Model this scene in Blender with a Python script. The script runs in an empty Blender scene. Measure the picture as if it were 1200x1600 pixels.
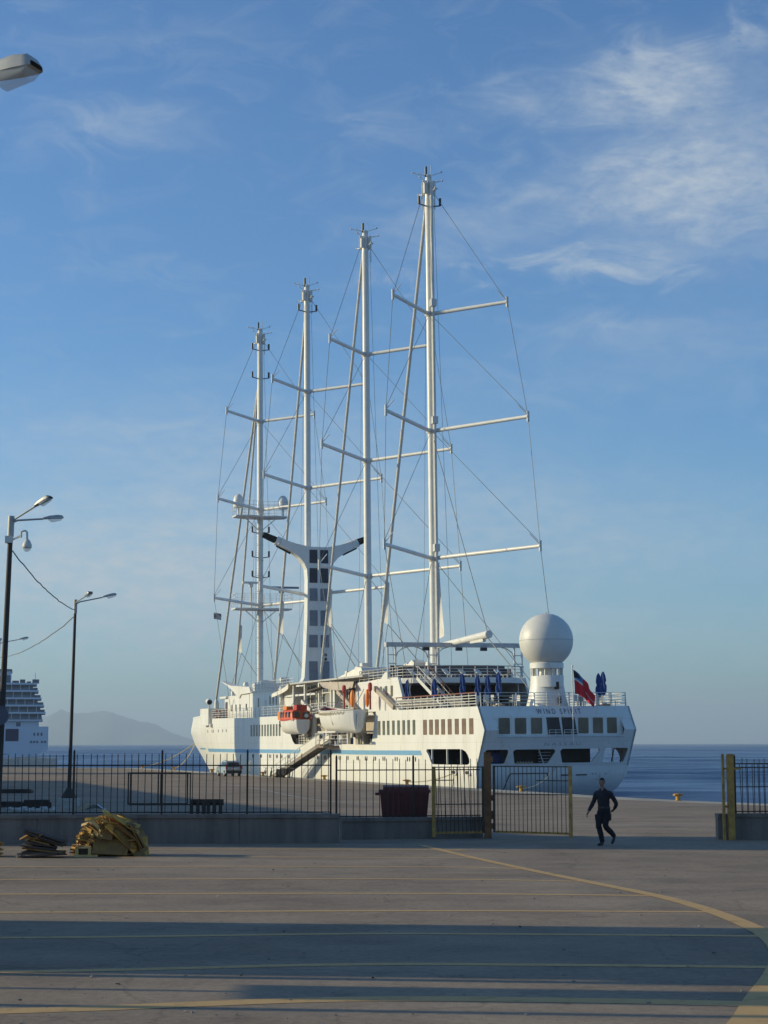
import bpy, bmesh, math, random
from mathutils import Vector, Matrix, Euler
random.seed(7)
SC = bpy.context.scene
COL = SC.collection
rad = math.radians
# ------------------------------------------------------------------ camera, sky, sun, exposure
cam_d = bpy.data.cameras.new('camera'); cam = bpy.data.objects.new('camera', cam_d); COL.objects.link(cam)
cam_d.sensor_fit = 'VERTICAL'; cam_d.sensor_height = 32.0; cam_d.lens = 32.0 * 2760 / 1600
cam_d.clip_start = 0.1; cam_d.clip_end = 90000
cam.location = (0, 0, 2.7); cam.rotation_euler = (rad(90 + 7.472), rad(0.06), 0)
SC.camera = cam
SC.view_settings.view_transform = 'Standard'; SC.view_settings.look = 'None'
SC.view_settings.gamma = 1.0; SC.view_settings.use_curve_mapping = False
SC.view_settings.exposure = -0.14
SUN_EL = rad(16.5); SUN_AZ = rad(-83.5)                     # azimuth from +Y towards +X
sd = Vector((math.sin(SUN_AZ) * math.cos(SUN_EL), math.cos(SUN_AZ) * math.cos(SUN_EL), math.sin(SUN_EL)))
sun_d = bpy.data.lights.new('sun', 'SUN'); sun_d.energy = 4.75; sun_d.angle = rad(0.53); sun_d.color = (1.0, 0.86, 0.54)
sun = bpy.data.objects.new('sun', sun_d); COL.objects.link(sun)
sun.rotation_euler = sd.to_track_quat('Z', 'Y').to_euler()
W = bpy.data.worlds.new('World'); SC.world = W; W.use_nodes = True

SKY_TINT = (0.63, 0.98, 1.33, 1); CLOUD_COL = (4.5, 5.1, 5.6, 1)      # daylight white balance of the photograph
def sky_world():
    nt = W.node_tree; nd = nt.nodes; lk = nt.links
    for n in list(nd): nd.remove(n)
    out = nd.new('ShaderNodeOutputWorld'); bg = nd.new('ShaderNodeBackground'); lk.new(bg.outputs[0], out.inputs[0])
    sky = nd.new('ShaderNodeTexSky'); sky.sky_type = 'NISHITA'; sky.sun_disc = False
    sky.sun_elevation = SUN_EL; sky.sun_rotation = SUN_AZ
    sky.air_density = 1.0; sky.dust_density = 0.6; sky.ozone_density = 2.2; sky.altitude = 0
    def m(op, a, b=None, c=None, clamp=False):
        n = nd.new('ShaderNodeMath'); n.operation = op; n.use_clamp = clamp
        for i, v in enumerate((a, b, c)):
            if v is None: continue
            if isinstance(v, (int, float)): n.inputs[i].default_value = v
            else: lk.new(v, n.inputs[i])
        return n.outputs[0]
    tc = nd.new('ShaderNodeTexCoord'); sep = nd.new('ShaderNodeSeparateXYZ'); lk.new(tc.outputs['Generated'], sep.inputs[0])
    X, Y, Z = sep.outputs
    az0 = m('ARCTAN2', X, Y); el0 = m('ARCSINE', Z)
    # wispy warp of the direction
    cmb = nd.new('ShaderNodeCombineXYZ'); lk.new(m('MULTIPLY', az0, 14), cmb.inputs[0]); lk.new(m('MULTIPLY', el0, 34), cmb.inputs[1])
    nz = nd.new('ShaderNodeTexNoise'); nz.noise_dimensions = '2D'; lk.new(cmb.outputs[0], nz.inputs['Vector'])
    nz.inputs['Scale'].default_value = 1.6; nz.inputs['Detail'].default_value = 7; nz.inputs['Roughness'].default_value = 0.62; nz.inputs['Distortion'].default_value = 0.6
    n1 = nz.outputs['Fac']
    sepc = nd.new('ShaderNodeSeparateColor'); lk.new(nz.outputs['Color'], sepc.inputs[0])
    az = m('ADD', az0, m('MULTIPLY', m('SUBTRACT', sepc.outputs[0], 0.5), 0.085))
    el = m('ADD', el0, m('MULTIPLY', m('SUBTRACT', sepc.outputs[1], 0.5), 0.045))
    cmb2 = nd.new('ShaderNodeCombineXYZ'); lk.new(m('MULTIPLY', az0, 30), cmb2.inputs[0]); lk.new(m('MULTIPLY', el0, 75), cmb2.inputs[1])
    nz2 = nd.new('ShaderNodeTexNoise'); nz2.noise_dimensions = '2D'; lk.new(cmb2.outputs[0], nz2.inputs['Vector'])
    nz2.inputs['Scale'].default_value = 1.7; nz2.inputs['Detail'].default_value = 8; nz2.inputs['Roughness'].default_value = 0.65
    n2 = nz2.outputs['Fac']
    blobs = [  # azimuth deg, elevation deg, half widths deg, strength
        (8.9, 20.9, 2.4, 1.0, 0.56), (11.2, 18.1, 3.4, 2.1, 0.5), (7.9, 17.6, 3.0, 1.1, 0.34), (3.9, 20.4, 1.8, 0.6, 0.36),
        (2.2, 16.7, 2.6, 0.85, 0.34), (7.8, 15.35, 1.9, 0.42, 0.62), (5.5, 15.6, 0.9, 0.28, 0.36), (3.9, 15.4, 0.85, 0.33, 0.42),
        (-8.9, 19.6, 2.3, 0.7, 0.36), (12.8, 22.1, 0.9, 0.7, 0.4), (8.6, 13.4, 2.2, 0.3, 0.2), (0.0, 19.4, 1.7, 0.4, 0.22),
        (-8.0, 15.2, 2.6, 0.28, 0.16), (0.8, 15.0, 0.6, 0.25, 0.26), (-7.5, 22.4, 3.4, 0.5, 0.14), (6.0, 11.4, 4.5, 0.4, 0.12),
        (10.5, 17.4, 4.5, 2.4, 0.26), (9.0, 20.9, 3.2, 1.1, 0.22), (-8.5, 5.6, 9.0, 2.1, 1.0), (-3.0, 3.4, 9.0, 1.4, 0.42), (-6.0, 9.6, 9.0, 1.6, 0.38), (2.0, 7.6, 8.0, 1.2, 0.36), (8.0, 6.2, 6.0, 1.0, 0.36), (5.0, 3.6, 8.0, 1.0, 0.3), (9.5, 12.6, 4.5, 1.0, 0.22)]
    tot = None
    for a, e, sa, se, st in blobs:
        u = m('DIVIDE', m('SUBTRACT', az, rad(a)), rad(sa)); v = m('DIVIDE', m('SUBTRACT', el, rad(e)), rad(se))
        r2 = m('ADD', m('MULTIPLY', u, u), m('MULTIPLY', v, v))
        g = m('MULTIPLY', m('POWER', 2.718, m('MULTIPLY', r2, -1.0)), st)
        tot = g if tot is None else m('ADD', tot, g)
    # the same thin cirrus goes on over the whole sky
    gen = m('MULTIPLY', m('SUBTRACT', n1, 0.5, clamp=True), 0.55)
    tex = m('MULTIPLY_ADD', n2, 1.5, 0.1)
    mask = m('MULTIPLY', m('ADD', m('MULTIPLY', tot, tex), gen), 0.8, clamp=True)
    hs = nd.new('ShaderNodeHueSaturation'); lk.new(sky.outputs[0], hs.inputs['Color'])
    hs.inputs['Saturation'].default_value = 1.0; hs.inputs['Value'].default_value = 1.0
    wb = nd.new('ShaderNodeMix'); wb.data_type = 'RGBA'; wb.blend_type = 'MULTIPLY'; wb.inputs[0].default_value = 1.0
    lk.new(hs.outputs[0], wb.inputs[6]); wb.inputs[7].default_value = SKY_TINT
    mx = nd.new('ShaderNodeMix'); mx.data_type = 'RGBA'
    lk.new(mask, mx.inputs[0]); lk.new(wb.outputs[2], mx.inputs[6]); mx.inputs[7].default_value = CLOUD_COL
    lk.new(mx.outputs[2], bg.inputs[0]); bg.inputs[1].default_value = 0.13
sky_world()

# ------------------------------------------------------------------ materials
MATS = {}
def mat(name, col, rough=0.5, metal=0.0, var=0.12, scale=1.5, bump=0.0, bscale=8.0, trans=0.0, spec=0.5, col2=None, streak=False, detail=5):
    if name in MATS: return MATS[name]
    M = bpy.data.materials.new(name); M.use_nodes = True; nt = M.node_tree; nd = nt.nodes; lk = nt.links
    b = nd['Principled BSDF']; b.inputs['Roughness'].default_value = rough; b.inputs['Metallic'].default_value = metal
    b.inputs['Specular IOR Level'].default_value = spec
    if trans: b.inputs['Transmission Weight'].default_value = trans
    tc = nd.new('ShaderNodeTexCoord'); vec = tc.outputs['Object']
    if streak:
        mp = nd.new('ShaderNodeMapping'); lk.new(vec, mp.inputs[0]); mp.inputs['Scale'].default_value = (1, 1, 0.12); vec = mp.outputs[0]
    n = nd.new('ShaderNodeTexNoise'); lk.new(vec, n.inputs['Vector']); n.inputs['Scale'].default_value = scale; n.inputs['Detail'].default_value = detail; n.inputs['Roughness'].default_value = 0.6
    r = nd.new('ShaderNodeValToRGB'); lk.new(n.outputs['Fac'], r.inputs[0])
    c2 = col2 or tuple(c * (1 + var) for c in col); c1 = col if col2 else tuple(c * (1 - var) for c in col)
    r.color_ramp.elements[0].position = 0.32; r.color_ramp.elements[1].position = 0.68
    r.color_ramp.elements[0].color = (*c1, 1); r.color_ramp.elements[1].color = (*c2, 1)
    lk.new(r.outputs[0], b.inputs['Base Color'])
    if bump:
        n2 = nd.new('ShaderNodeTexNoise'); lk.new(tc.outputs['Object'], n2.inputs['Vector']); n2.inputs['Scale'].default_value = bscale; n2.inputs['Detail'].default_value = 6
        bp = nd.new('ShaderNodeBump'); bp.inputs['Strength'].default_value = bump; bp.inputs['Distance'].default_value = 0.05
        lk.new(n2.outputs['Fac'], bp.inputs['Height']); lk.new(bp.outputs[0], b.inputs['Normal'])
    MATS[name] = M
    return M
WHITE = mat('ship_white_paint', (0.76, 0.75, 0.70), 0.42, var=0.05, scale=0.6, streak=True)
def weather(M):
    nt = M.node_tree; nd = nt.nodes; lk = nt.links; b = nd['Principled BSDF']; src = b.inputs['Base Color'].links[0].from_socket
    tc = nd.new('ShaderNodeTexCoord'); sx = nd.new('ShaderNodeSeparateXYZ'); lk.new(tc.outputs['Object'], sx.inputs[0])
    cb = nd.new('ShaderNodeCombineXYZ'); lk.new(sx.outputs[0], cb.inputs[0]); lk.new(sx.outputs[2], cb.inputs[1])
    br = nd.new('ShaderNodeTexBrick'); lk.new(cb.outputs[0], br.inputs['Vector']); br.inputs['Scale'].default_value = 1.0
    br.inputs['Brick Width'].default_value = 5.5; br.inputs['Row Height'].default_value = 1.85; br.inputs['Mortar Size'].default_value = 0.025; br.inputs['Mortar Smooth'].default_value = 0.5
    br.inputs['Color1'].default_value = (1, 1, 1, 1); br.inputs['Color2'].default_value = (0.965, 0.965, 0.96, 1); br.inputs['Mortar'].default_value = (0.86, 0.85, 0.83, 1)
    def streak(sc, p0, p1, col):
        mp = nd.new('ShaderNodeMapping'); lk.new(tc.outputs['Object'], mp.inputs[0]); mp.inputs['Scale'].default_value = sc
        n = nd.new('ShaderNodeTexNoise'); lk.new(mp.outputs[0], n.inputs['Vector']); n.inputs['Scale'].default_value = 1.0; n.inputs['Detail'].default_value = 4
        r = nd.new('ShaderNodeValToRGB'); lk.new(n.outputs['Fac'], r.inputs[0]); r.color_ramp.elements[0].position = p0; r.color_ramp.elements[1].position = p1
        r.color_ramp.elements[0].color = (1, 1, 1, 1); r.color_ramp.elements[1].color = (*col, 1); return r.outputs[0]
    cur = src
    for f in (br.outputs['Color'], streak((2.2, 2.2, .22), .60, .74, (.86, .80, .70)), streak((5.0, 5.0, .45), .69, .76, (.74, .58, .42))):
        m = nd.new('ShaderNodeMix'); m.data_type = 'RGBA'; m.blend_type = 'MULTIPLY'; m.inputs[0].default_value = 1.0
        lk.new(cur, m.inputs[6]); lk.new(f, m.inputs[7]); cur = m.outputs[2]
    lk.new(cur, b.inputs['Base Color'])
weather(WHITE)
WHITE2 = mat('mast_white_paint', (0.74, 0.72, 0.66), 0.38, var=0.06, scale=1.2)
OFFW = mat('old_white_paint', (0.66, 0.64, 0.58), 0.5, var=0.10, scale=2)
STRIPE = mat('blue_stripe_paint', (0.16, 0.36, 0.56), 0.45, var=0.06)
GLASS = mat('dark_window_glass', (0.055, 0.05, 0.045), 0.12, var=0.35, scale=0.5)
GLASSB = mat('bronze_window_glass', (0.13, 0.10, 0.075), 0.12, var=0.3, scale=0.5)
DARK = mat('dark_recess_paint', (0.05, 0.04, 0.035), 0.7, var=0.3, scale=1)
BLACK = mat('black_paint', (0.015, 0.015, 0.016), 0.5, var=0.3)
SOOT = mat('soot_black', (0.012, 0.011, 0.010), 0.9, var=0.4, scale=3)
WOODD = mat('dark_varnished_wood', (0.07, 0.03, 0.02), 0.5, var=0.3, scale=3)
TEAK = mat('weathered_teak_deck', (0.28, 0.22, 0.16), 0.7, var=0.12, scale=4)
GREYP = mat('grey_funnel_louvre', (0.20, 0.22, 0.26), 0.5, var=0.12, scale=2)
NAVYP = mat('dark_louvre', (0.035, 0.038, 0.052), 0.5, var=0.2)
STEEL = mat('galvanised_steel', (0.42, 0.42, 0.41), 0.5, 0.3, var=0.12, scale=3)
WIRE = mat('wire_rope', (0.22, 0.22, 0.21), 0.6, 0.2, var=0.15)
FURL = mat('furled_sailcloth', (0.62, 0.58, 0.50), 0.85, var=0.14, scale=3)
CLOTH = mat('white_sailcloth', (0.74, 0.71, 0.63), 0.85, var=0.08, scale=2)
BLUEC = mat('royal_blue_canvas', (0.012, 0.055, 0.22), 0.8, var=0.25, scale=5)
ORANGE = mat('orange_boat_paint', (0.62, 0.10, 0.03), 0.5, var=0.25, scale=1.5)
ORANGE2 = mat('bright_orange_paint', (0.78, 0.24, 0.03), 0.5, var=0.15)
REDP = mat('red_paint', (0.45, 0.04, 0.03), 0.5, var=0.2)
YELLOW = mat('worn_yellow_bollard_paint', (0.60, 0.36, 0.04), 0.6, var=0.2, scale=3, col2=(0.22, 0.10, 0.04), bump=0.2)
OCHRE = mat('weathered_ochre_paint', (0.55, 0.31, 0.06), 0.65, scale=5, col2=(0.30, 0.15, 0.04), bump=0.15)
RUST = mat('rust_brown_paint', (0.30, 0.135, 0.045), 0.7, scale=5, col2=(0.15, 0.065, 0.03), bump=0.2)
IRON = mat('dark_fence_iron', (0.036, 0.026, 0.018), 0.6, 0.2, var=0.3, scale=4)
IRONG = mat('dark_gate_bars', (0.055, 0.036, 0.018), 0.6, 0.1, var=0.3, scale=4)
CONC = mat('grey_wall_concrete', (0.25, 0.20, 0.165), 0.9, scale=2.2, bump=0.5, bscale=14, col2=(0.145, 0.115, 0.095), streak=True)
CONCL = mat('pale_concrete', (0.46, 0.44, 0.39), 0.9, var=0.14, scale=1.2, bump=0.3)
POLE = mat('dark_pole_paint', (0.035, 0.026, 0.02), 0.7, scale=2, col2=(0.06, 0.046, 0.032), streak=True)
LAMPG = mat('grey_lamp_housing', (0.40, 0.40, 0.38), 0.45, 0.1, var=0.1, scale=4)
LENS = mat('frosted_lamp_lens', (0.75, 0.77, 0.78), 0.3, var=0.05); LENS.node_tree.nodes['Principled BSDF'].inputs['Alpha'].default_value = 0.38
RUBBER = mat('black_rubber', (0.02, 0.02, 0.02), 0.8, var=0.2)
BIN = mat('dark_maroon_plastic', (0.125, 0.020, 0.020), 0.5, var=0.2, scale=2)
WOODG = mat('grey_brown_old_wood', (0.09, 0.065, 0.05), 0.85, scale=4, col2=(0.05, 0.035, 0.028), bump=0.2)
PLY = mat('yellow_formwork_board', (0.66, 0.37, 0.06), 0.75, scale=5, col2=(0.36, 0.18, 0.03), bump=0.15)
PLYB = mat('shaded_board_brown', (0.30, 0.165, 0.04), 0.8, scale=4, col2=(0.19, 0.10, 0.03), bump=0.15)  # shaded copy of PLY: the boards' shadow tone put into the colour
PALEW = mat('pale_cut_timber', (0.72, 0.52, 0.22), 0.75, scale=6, col2=(0.55, 0.36, 0.12))
ROPE = mat('mooring_rope', (0.52, 0.44, 0.30), 0.9, var=0.15, scale=6)
SKIN = mat('skin', (0.24, 0.13, 0.085), 0.5, var=0.08)
HAIR = mat('dark_hair', (0.012, 0.010, 0.009), 0.6, var=0.2)
NAVY = mat('navy_uniform_cloth', (0.012, 0.012, 0.020), 0.85, var=0.25, scale=8)
SHOE = mat('black_leather', (0.010, 0.010, 0.010), 0.4, var=0.2)
CARP = mat('silver_blue_car_paint', (0.36, 0.42, 0.44), 0.3, 0.4, var=0.04)
REDL = mat('red_lamp_plastic', (0.5, 0.02, 0.02), 0.3, var=0.1)

def ground_mat(name, base, tint, near=True):
    M = bpy.data.materials.new(name); M.use_nodes = True; nt = M.node_tree; nd = nt.nodes; lk = nt.links
    b = nd['Principled BSDF']; b.inputs['Roughness'].default_value = 0.9; b.inputs['Specular IOR Level'].default_value = 0.25
    tc = nd.new('ShaderNodeTexCoord'); V = tc.outputs['Object']
    def noise(sc, det, vec=V, rough=0.6):
        n = nd.new('ShaderNodeTexNoise'); lk.new(vec, n.inputs['Vector']); n.inputs['Scale'].default_value = sc; n.inputs['Detail'].default_value = det; n.inputs['Roughness'].default_value = rough
        return n.outputs['Fac']
    def ramp(f, p0, p1, c0, c1):
        r = nd.new('ShaderNodeValToRGB'); lk.new(f, r.inputs[0]); e = r.color_ramp.elements
        e[0].position = p0; e[1].position = p1; e[0].color = (*c0, 1); e[1].color = (*c1, 1); return r.outputs[0]
    def mul(a, c, f=1.0):
        x = nd.new('ShaderNodeMix'); x.data_type = 'RGBA'; x.blend_type = 'MULTIPLY'; x.inputs[0].default_value = f
        lk.new(a, x.inputs[6]); lk.new(c, x.inputs[7]); return x.outputs[2]
    big = ramp(noise(0.09, 5), 0.3, 0.72, tuple(v * 0.84 for v in base), tuple(v * 1.16 for v in tint))
    mp = nd.new('ShaderNodeMapping'); lk.new(V, mp.inputs[0]); mp.inputs['Scale'].default_value = (0.6, 1.0, 1.0); mp.inputs['Rotation'].default_value = (0, 0, 0.15)
    c = mul(big, ramp(noise(0.7, 6, mp.outputs[0]), 0.35, 0.66, (0.84, 0.84, 0.85), (1.12, 1.1, 1.08)))
    c = mul(c, ramp(noise(9.0, 6), 0.36, 0.64, (0.86, 0.86, 0.86), (1.1, 1.1, 1.1)))
    c = mul(c, ramp(noise(70.0, 3), 0.34, 0.62, (0.72, 0.72, 0.72), (1.16, 1.16, 1.16)))
    c = mul(c, ramp(noise(1.6, 3), 0.62, 0.72, (1, 1, 1), (0.80, 0.80, 0.81)))          # oil stains
    mt2 = nd.new('ShaderNodeMapping'); lk.new(V, mt2.inputs[0]); mt2.inputs['Scale'].default_value = (0.09, 0.9, 1.0); mt2.inputs['Rotation'].default_value = (0, 0, -0.06)
    c = mul(c, ramp(noise(1.0, 4, mt2.outputs[0]), 0.60, 0.72, (1, 1, 1), (0.86, 0.855, 0.85)))       # tyre and drag marks
    c = mul(c, ramp(noise(0.33, 5), 0.36, 0.50, (0.84, 0.83, 0.82), (1, 1, 1)))
    c = mul(c, ramp(noise(4.5, 2), 0.66, 0.74, (1, 1, 1), (0.66, 0.65, 0.64)))                       # spots
    vo = nd.new('ShaderNodeTexVoronoi'); vo.feature = 'DISTANCE_TO_EDGE'; vo.inputs['Scale'].default_value = 0.17
    wv = nd.new('ShaderNodeVectorMath'); wv.operation = 'MULTIPLY_ADD'
    nn = nd.new('ShaderNodeTexNoise'); lk.new(V, nn.inputs['Vector']); nn.inputs['Scale'].default_value = 0.6; nn.inputs['Detail'].default_value = 6
    lk.new(nn.outputs['Color'], wv.inputs[0]); wv.inputs[1].default_value = (2.5, 2.5, 0); lk.new(V, wv.inputs[2]); lk.new(wv.outputs[0], vo.inputs['Vector'])
    c = mul(c, ramp(vo.outputs['Distance'], 0.0, 0.006, (0.55, 0.55, 0.55), (1, 1, 1)), 0.55)
    lk.new(c, b.inputs['Base Color'])
    bp = nd.new('ShaderNodeBump'); bp.inputs['Strength'].default_value = 0.5; bp.inputs['Distance'].default_value = 0.012
    lk.new(noise(45.0, 5), bp.inputs['Height'])
    bp2 = nd.new('ShaderNodeBump'); bp2.inputs['Strength'].default_value = 0.35; bp2.inputs['Distance'].default_value = 0.06
    lk.new(noise(1.3, 4), bp2.inputs['Height']); lk.new(bp.outputs[0], bp2.inputs['Normal'])
    lk.new(bp2.outputs[0], b.inputs['Normal'])
    MATS[name] = M
    return M
GROUND = ground_mat('worn_concrete_yard', (0.29, 0.226, 0.163), (0.30, 0.236, 0.172))

def worn_line(name, col, cover):
    """road paint, worn through to holes that show the ground"""
    M = bpy.data.materials.new(name); M.use_nodes = True; nt = M.node_tree; nd = nt.nodes; lk = nt.links
    b = nd['Principled BSDF']; b.inputs['Roughness'].default_value = 0.8; b.inputs['Base Color'].default_value = (*col, 1)
    tc = nd.new('ShaderNodeTexCoord'); n = nd.new('ShaderNodeTexNoise'); lk.new(tc.outputs['Object'], n.inputs['Vector'])
    n.inputs['Scale'].default_value = 2.2; n.inputs['Detail'].default_value = 12; n.inputs['Roughness'].default_value = 0.75
    r = nd.new('ShaderNodeValToRGB'); lk.new(n.outputs['Fac'], r.inputs[0]); r.color_ramp.elements[0].position = cover; r.color_ramp.elements[1].position = cover + 0.3
    r.color_ramp.elements[0].color = (1, 1, 1, 1); r.color_ramp.elements[1].color = (0.32, 0.32, 0.32, 1)
    lk.new(r.outputs[0], b.inputs['Alpha'])
    return M
LINE_Y = worn_line('worn_yellow_line', (0.52, 0.325, 0.125), 0.52)
LINE_W = worn_line('worn_white_line', (0.42, 0.41, 0.38), 0.40)

def sea_mat():
    M = bpy.data.materials.new('sea_water'); M.use_nodes = True; nt = M.node_tree; nd = nt.nodes; lk = nt.links
    nd.remove(nd['Principled BSDF'])
    df = nd.new('ShaderNodeBsdfDiffuse'); df.inputs['Color'].default_value = (0.014, 0.060, 0.150, 1)
    gl = nd.new('ShaderNodeBsdfGlossy'); gl.inputs['Color'].default_value = (0.85, 0.92, 1.0, 1)
    mx = nd.new('ShaderNodeMixShader'); lk.new(df.outputs[0], mx.inputs[1]); lk.new(gl.outputs[0], mx.inputs[2]); lk.new(mx.outputs[0], nd['Material Output'].inputs[0])
    tc = nd.new('ShaderNodeTexCoord')
    def noise(sx, sy, det, rot=0.3):
        mp = nd.new('ShaderNodeMapping'); lk.new(tc.outputs['Object'], mp.inputs[0]); mp.inputs['Scale'].default_value = (sx, sy, 1); mp.inputs['Rotation'].default_value = (0, 0, rot)
        n = nd.new('ShaderNodeTexNoise'); lk.new(mp.outputs[0], n.inputs['Vector']); n.inputs['Scale'].default_value = 1; n.inputs['Detail'].default_value = det; n.inputs['Roughness'].default_value = 0.6
        return n.outputs['Fac']
    def ramp(f, p0, p1, a, b):
        r = nd.new('ShaderNodeMapRange'); lk.new(f, r.inputs[0])
        for k, v in zip((1, 2, 3, 4), (p0, p1, a, b)): r.inputs[k].default_value = v
        return r.outputs[0]
    b1 = nd.new('ShaderNodeBump'); b1.inputs['Strength'].default_value = 1.0; b1.inputs['Distance'].default_value = 0.8; lk.new(noise(0.16, 0.30, 5), b1.inputs['Height'])
    b2 = nd.new('ShaderNodeBump'); b2.inputs['Strength'].default_value = 1.0; b2.inputs['Distance'].default_value = 0.16; lk.new(noise(0.9, 1.5, 4, 0.5), b2.inputs['Height']); lk.new(b1.outputs[0], b2.inputs['Normal'])
    for n in (df, gl): lk.new(b2.outputs[0], n.inputs['Normal'])
    gl.inputs['Roughness'].default_value = 0.22
    # wind streaks: patches of smoother water mirror more of the sky
    m = nd.new('ShaderNodeMath'); m.operation = 'ADD'; lk.new(ramp(noise(0.010, 0.014, 6, 0.05), 0.36, 0.66, 0.14, 0.50), m.inputs[0]); lk.new(ramp(noise(0.06, 0.08, 5, 0.1), 0.4, 0.7, -0.06, 0.14), m.inputs[1])
    lk.new(m.outputs[0], mx.inputs[0])
    return M
SEA = sea_mat()

# ------------------------------------------------------------------ mesh helpers
class MB:
    def __init__(s): s.v = []; s.f = []
    def add(s, vs, fs):
        o = len(s.v); s.v += [tuple(v) for v in vs]; s.f += [tuple(i + o for i in f) for f in fs]; return s
    def box(s, c, d, rot=None):
        vs = [Vector((x * d[0] / 2, y * d[1] / 2, z * d[2] / 2)) for x in (-1, 1) for y in (-1, 1) for z in (-1, 1)]
        if rot is not None:
            R = rot if isinstance(rot, Matrix) else Euler(rot).to_matrix(); vs = [R @ v for v in vs]
        c = Vector(c)
        return s.add([v + c for v in vs], [(0, 1, 3, 2), (4, 6, 7, 5), (0, 4, 5, 1), (2, 3, 7, 6), (0, 2, 6, 4), (1, 5, 7, 3)])
    def bb(s, a, b):
        return s.box([(a[i] + b[i]) / 2 for i in range(3)], [abs(b[i] - a[i]) for i in range(3)])
    def bar(s, p, q, w, h=None):
        p, q = Vector(p), Vector(q); d = q - p; h = h or w
        z = d.normalized(); x = z.cross(Vector((0, 0, 1)))
        if x.length < 1e-4: x = Vector((1, 0, 0))
        x.normalize(); y = z.cross(x); R = Matrix((x, y, z)).transposed()
        return s.box((p + q) / 2, (w, h, d.length), R)
    def tube(s, pts, r, n=8, cap=True, r1=None):
        pts = [Vector(p) for p in pts]; m = len(pts); rings = []
        u = None
        for i, p in enumerate(pts):
            d = (pts[min(i + 1, m - 1)] - pts[max(i - 1, 0)]).normalized()
            if u is None:
                u = d.cross(Vector((0, 0, 1)))
                if u.length < 1e-3: u = d.cross(Vector((0, 1, 0)))
            u = (u - d * u.dot(d)).normalized(); w = d.cross(u)
            rr = r if r1 is None else r + (r1 - r) * i / (m - 1)
            rings.append([p + (u * math.cos(t) + w * math.sin(t)) * rr for t in [2 * math.pi * k / n for k in range(n)]])
        vs = [v for g in rings for v in g]; fs = []
        for i in range(m - 1):
            for k in range(n):
                a, b = i * n + k, i * n + (k + 1) % n; fs.append((a, b, b + n, a + n))
        if cap: fs += [tuple(range(n - 1, -1, -1)), tuple(range((m - 1) * n, m * n))]
        return s.add(vs, fs)
    def lathe(s, prof, n=16, c=(0, 0, 0), cap=True):
        vs = []; fs = []
        for r, z in prof:
            for k in range(n):
                t = 2 * math.pi * k / n; vs.append((c[0] + r * math.cos(t), c[1] + r * math.sin(t), c[2] + z))
        for i in range(len(prof) - 1):
            for k in range(n):
                a, b = i * n + k, i * n + (k + 1) % n; fs.append((a, b, b + n, a + n))
        if cap: fs += [tuple(range(n - 1, -1, -1)), tuple(range((len(prof) - 1) * n, len(prof) * n))]
        return s.add(vs, fs)
    def ball(s, c, r, n=14, m=9, sc=(1, 1, 1)):
        prof = [(max(1e-4, math.sin(math.pi * i / m)) * r, -math.cos(math.pi * i / m) * r) for i in range(m + 1)]
        t = MB().lathe(prof, n); return s.add([(v[0] * sc[0] + c[0], v[1] * sc[1] + c[1], v[2] * sc[2] + c[2]) for v in t.v], t.f)
    def prism(s, poly, fn, a, b):
        """extrude a simple polygon (list of 2-tuples); fn(u, v, w) gives the point at depth w"""
        n = len(poly); vs = [fn(u, v, a) for u, v in poly] + [fn(u, v, b) for u, v in poly]
        return s.add(vs, [tuple(range(n)), tuple(range(2 * n - 1, n - 1, -1))] + [(i, i + n, (i + 1) % n + n, (i + 1) % n) for i in range(n)])
    def grid(s, fn, nu, nv, flip=False):
        vs = [fn(i / nu, j / nv) for i in range(nu + 1) for j in range(nv + 1)]; fs = []
        for i in range(nu):
            for j in range(nv):
                a = i * (nv + 1) + j; q = (a, a + 1, a + nv + 2, a + nv + 1); fs.append(q[::-1] if flip else q)
        return s.add(vs, fs)
    def mesh(s, name, m, smooth=False):
        me = bpy.data.meshes.new(name); me.from_pydata(s.v, [], s.f)
        bm = bmesh.new(); bm.from_mesh(me); bmesh.ops.recalc_face_normals(bm, faces=bm.faces); bm.to_mesh(me); bm.free()
        if smooth:
            me.polygons.foreach_set('use_smooth', [True] * len(me.polygons))
            me.set_sharp_from_angle(angle=rad(40))
        me.materials.append(m); return me
    def build(s, name, m, parent=None, smooth=False, kind=None, loc=None):
        o = bpy.data.objects.new(name, s.mesh(name, m, smooth)); COL.objects.link(o)
        if parent is not None: o.parent = parent
        if kind: o['kind'] = kind
        if loc is not None: o.location = loc
        return o

def inst(name, me, parent, loc=(0, 0, 0), rot=(0, 0, 0), scale=(1, 1, 1)):
    o = bpy.data.objects.new(name, me); COL.objects.link(o); o.parent = parent
    o.location = loc; o.rotation_euler = rot; o.scale = scale; return o
def tag(o, label, cat, group=None):
    o['label'] = label; o['category'] = cat
    if group: o['group'] = group
    return o
def empty(name, loc, label, cat, rot=(0, 0, 0), group=None):
    o = bpy.data.objects.new(name, None); COL.objects.link(o); o.empty_display_size = 0.3
    o.location = loc; o.rotation_euler = rot; return tag(o, label, cat, group)
def copy_tree(o, parent=None):
    c = o.copy(); COL.objects.link(c)
    if parent is not None: c.parent = parent; c.matrix_parent_inverse = o.matrix_parent_inverse
    for ch in list(o.children): copy_tree(ch, c)
    return c
def rrect(a, b, c, d, r, n=4, ll=0, lr=0):
    """rounded rectangle a..c by b..d, counterclockwise; ll / lr lean the lower ends of the left and right sides"""
    pts = []
    for cx, cy, t0 in ((c - r + lr, b + r, -90), (c - r, d - r, 0), (a + r, d - r, 90), (a + r + ll, b + r, 180)):
        for i in range(n + 1):
            t = rad(t0 + 90 * i / n); pts.append((cx + r * math.cos(t), cy + r * math.sin(t)))
    return pts
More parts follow.
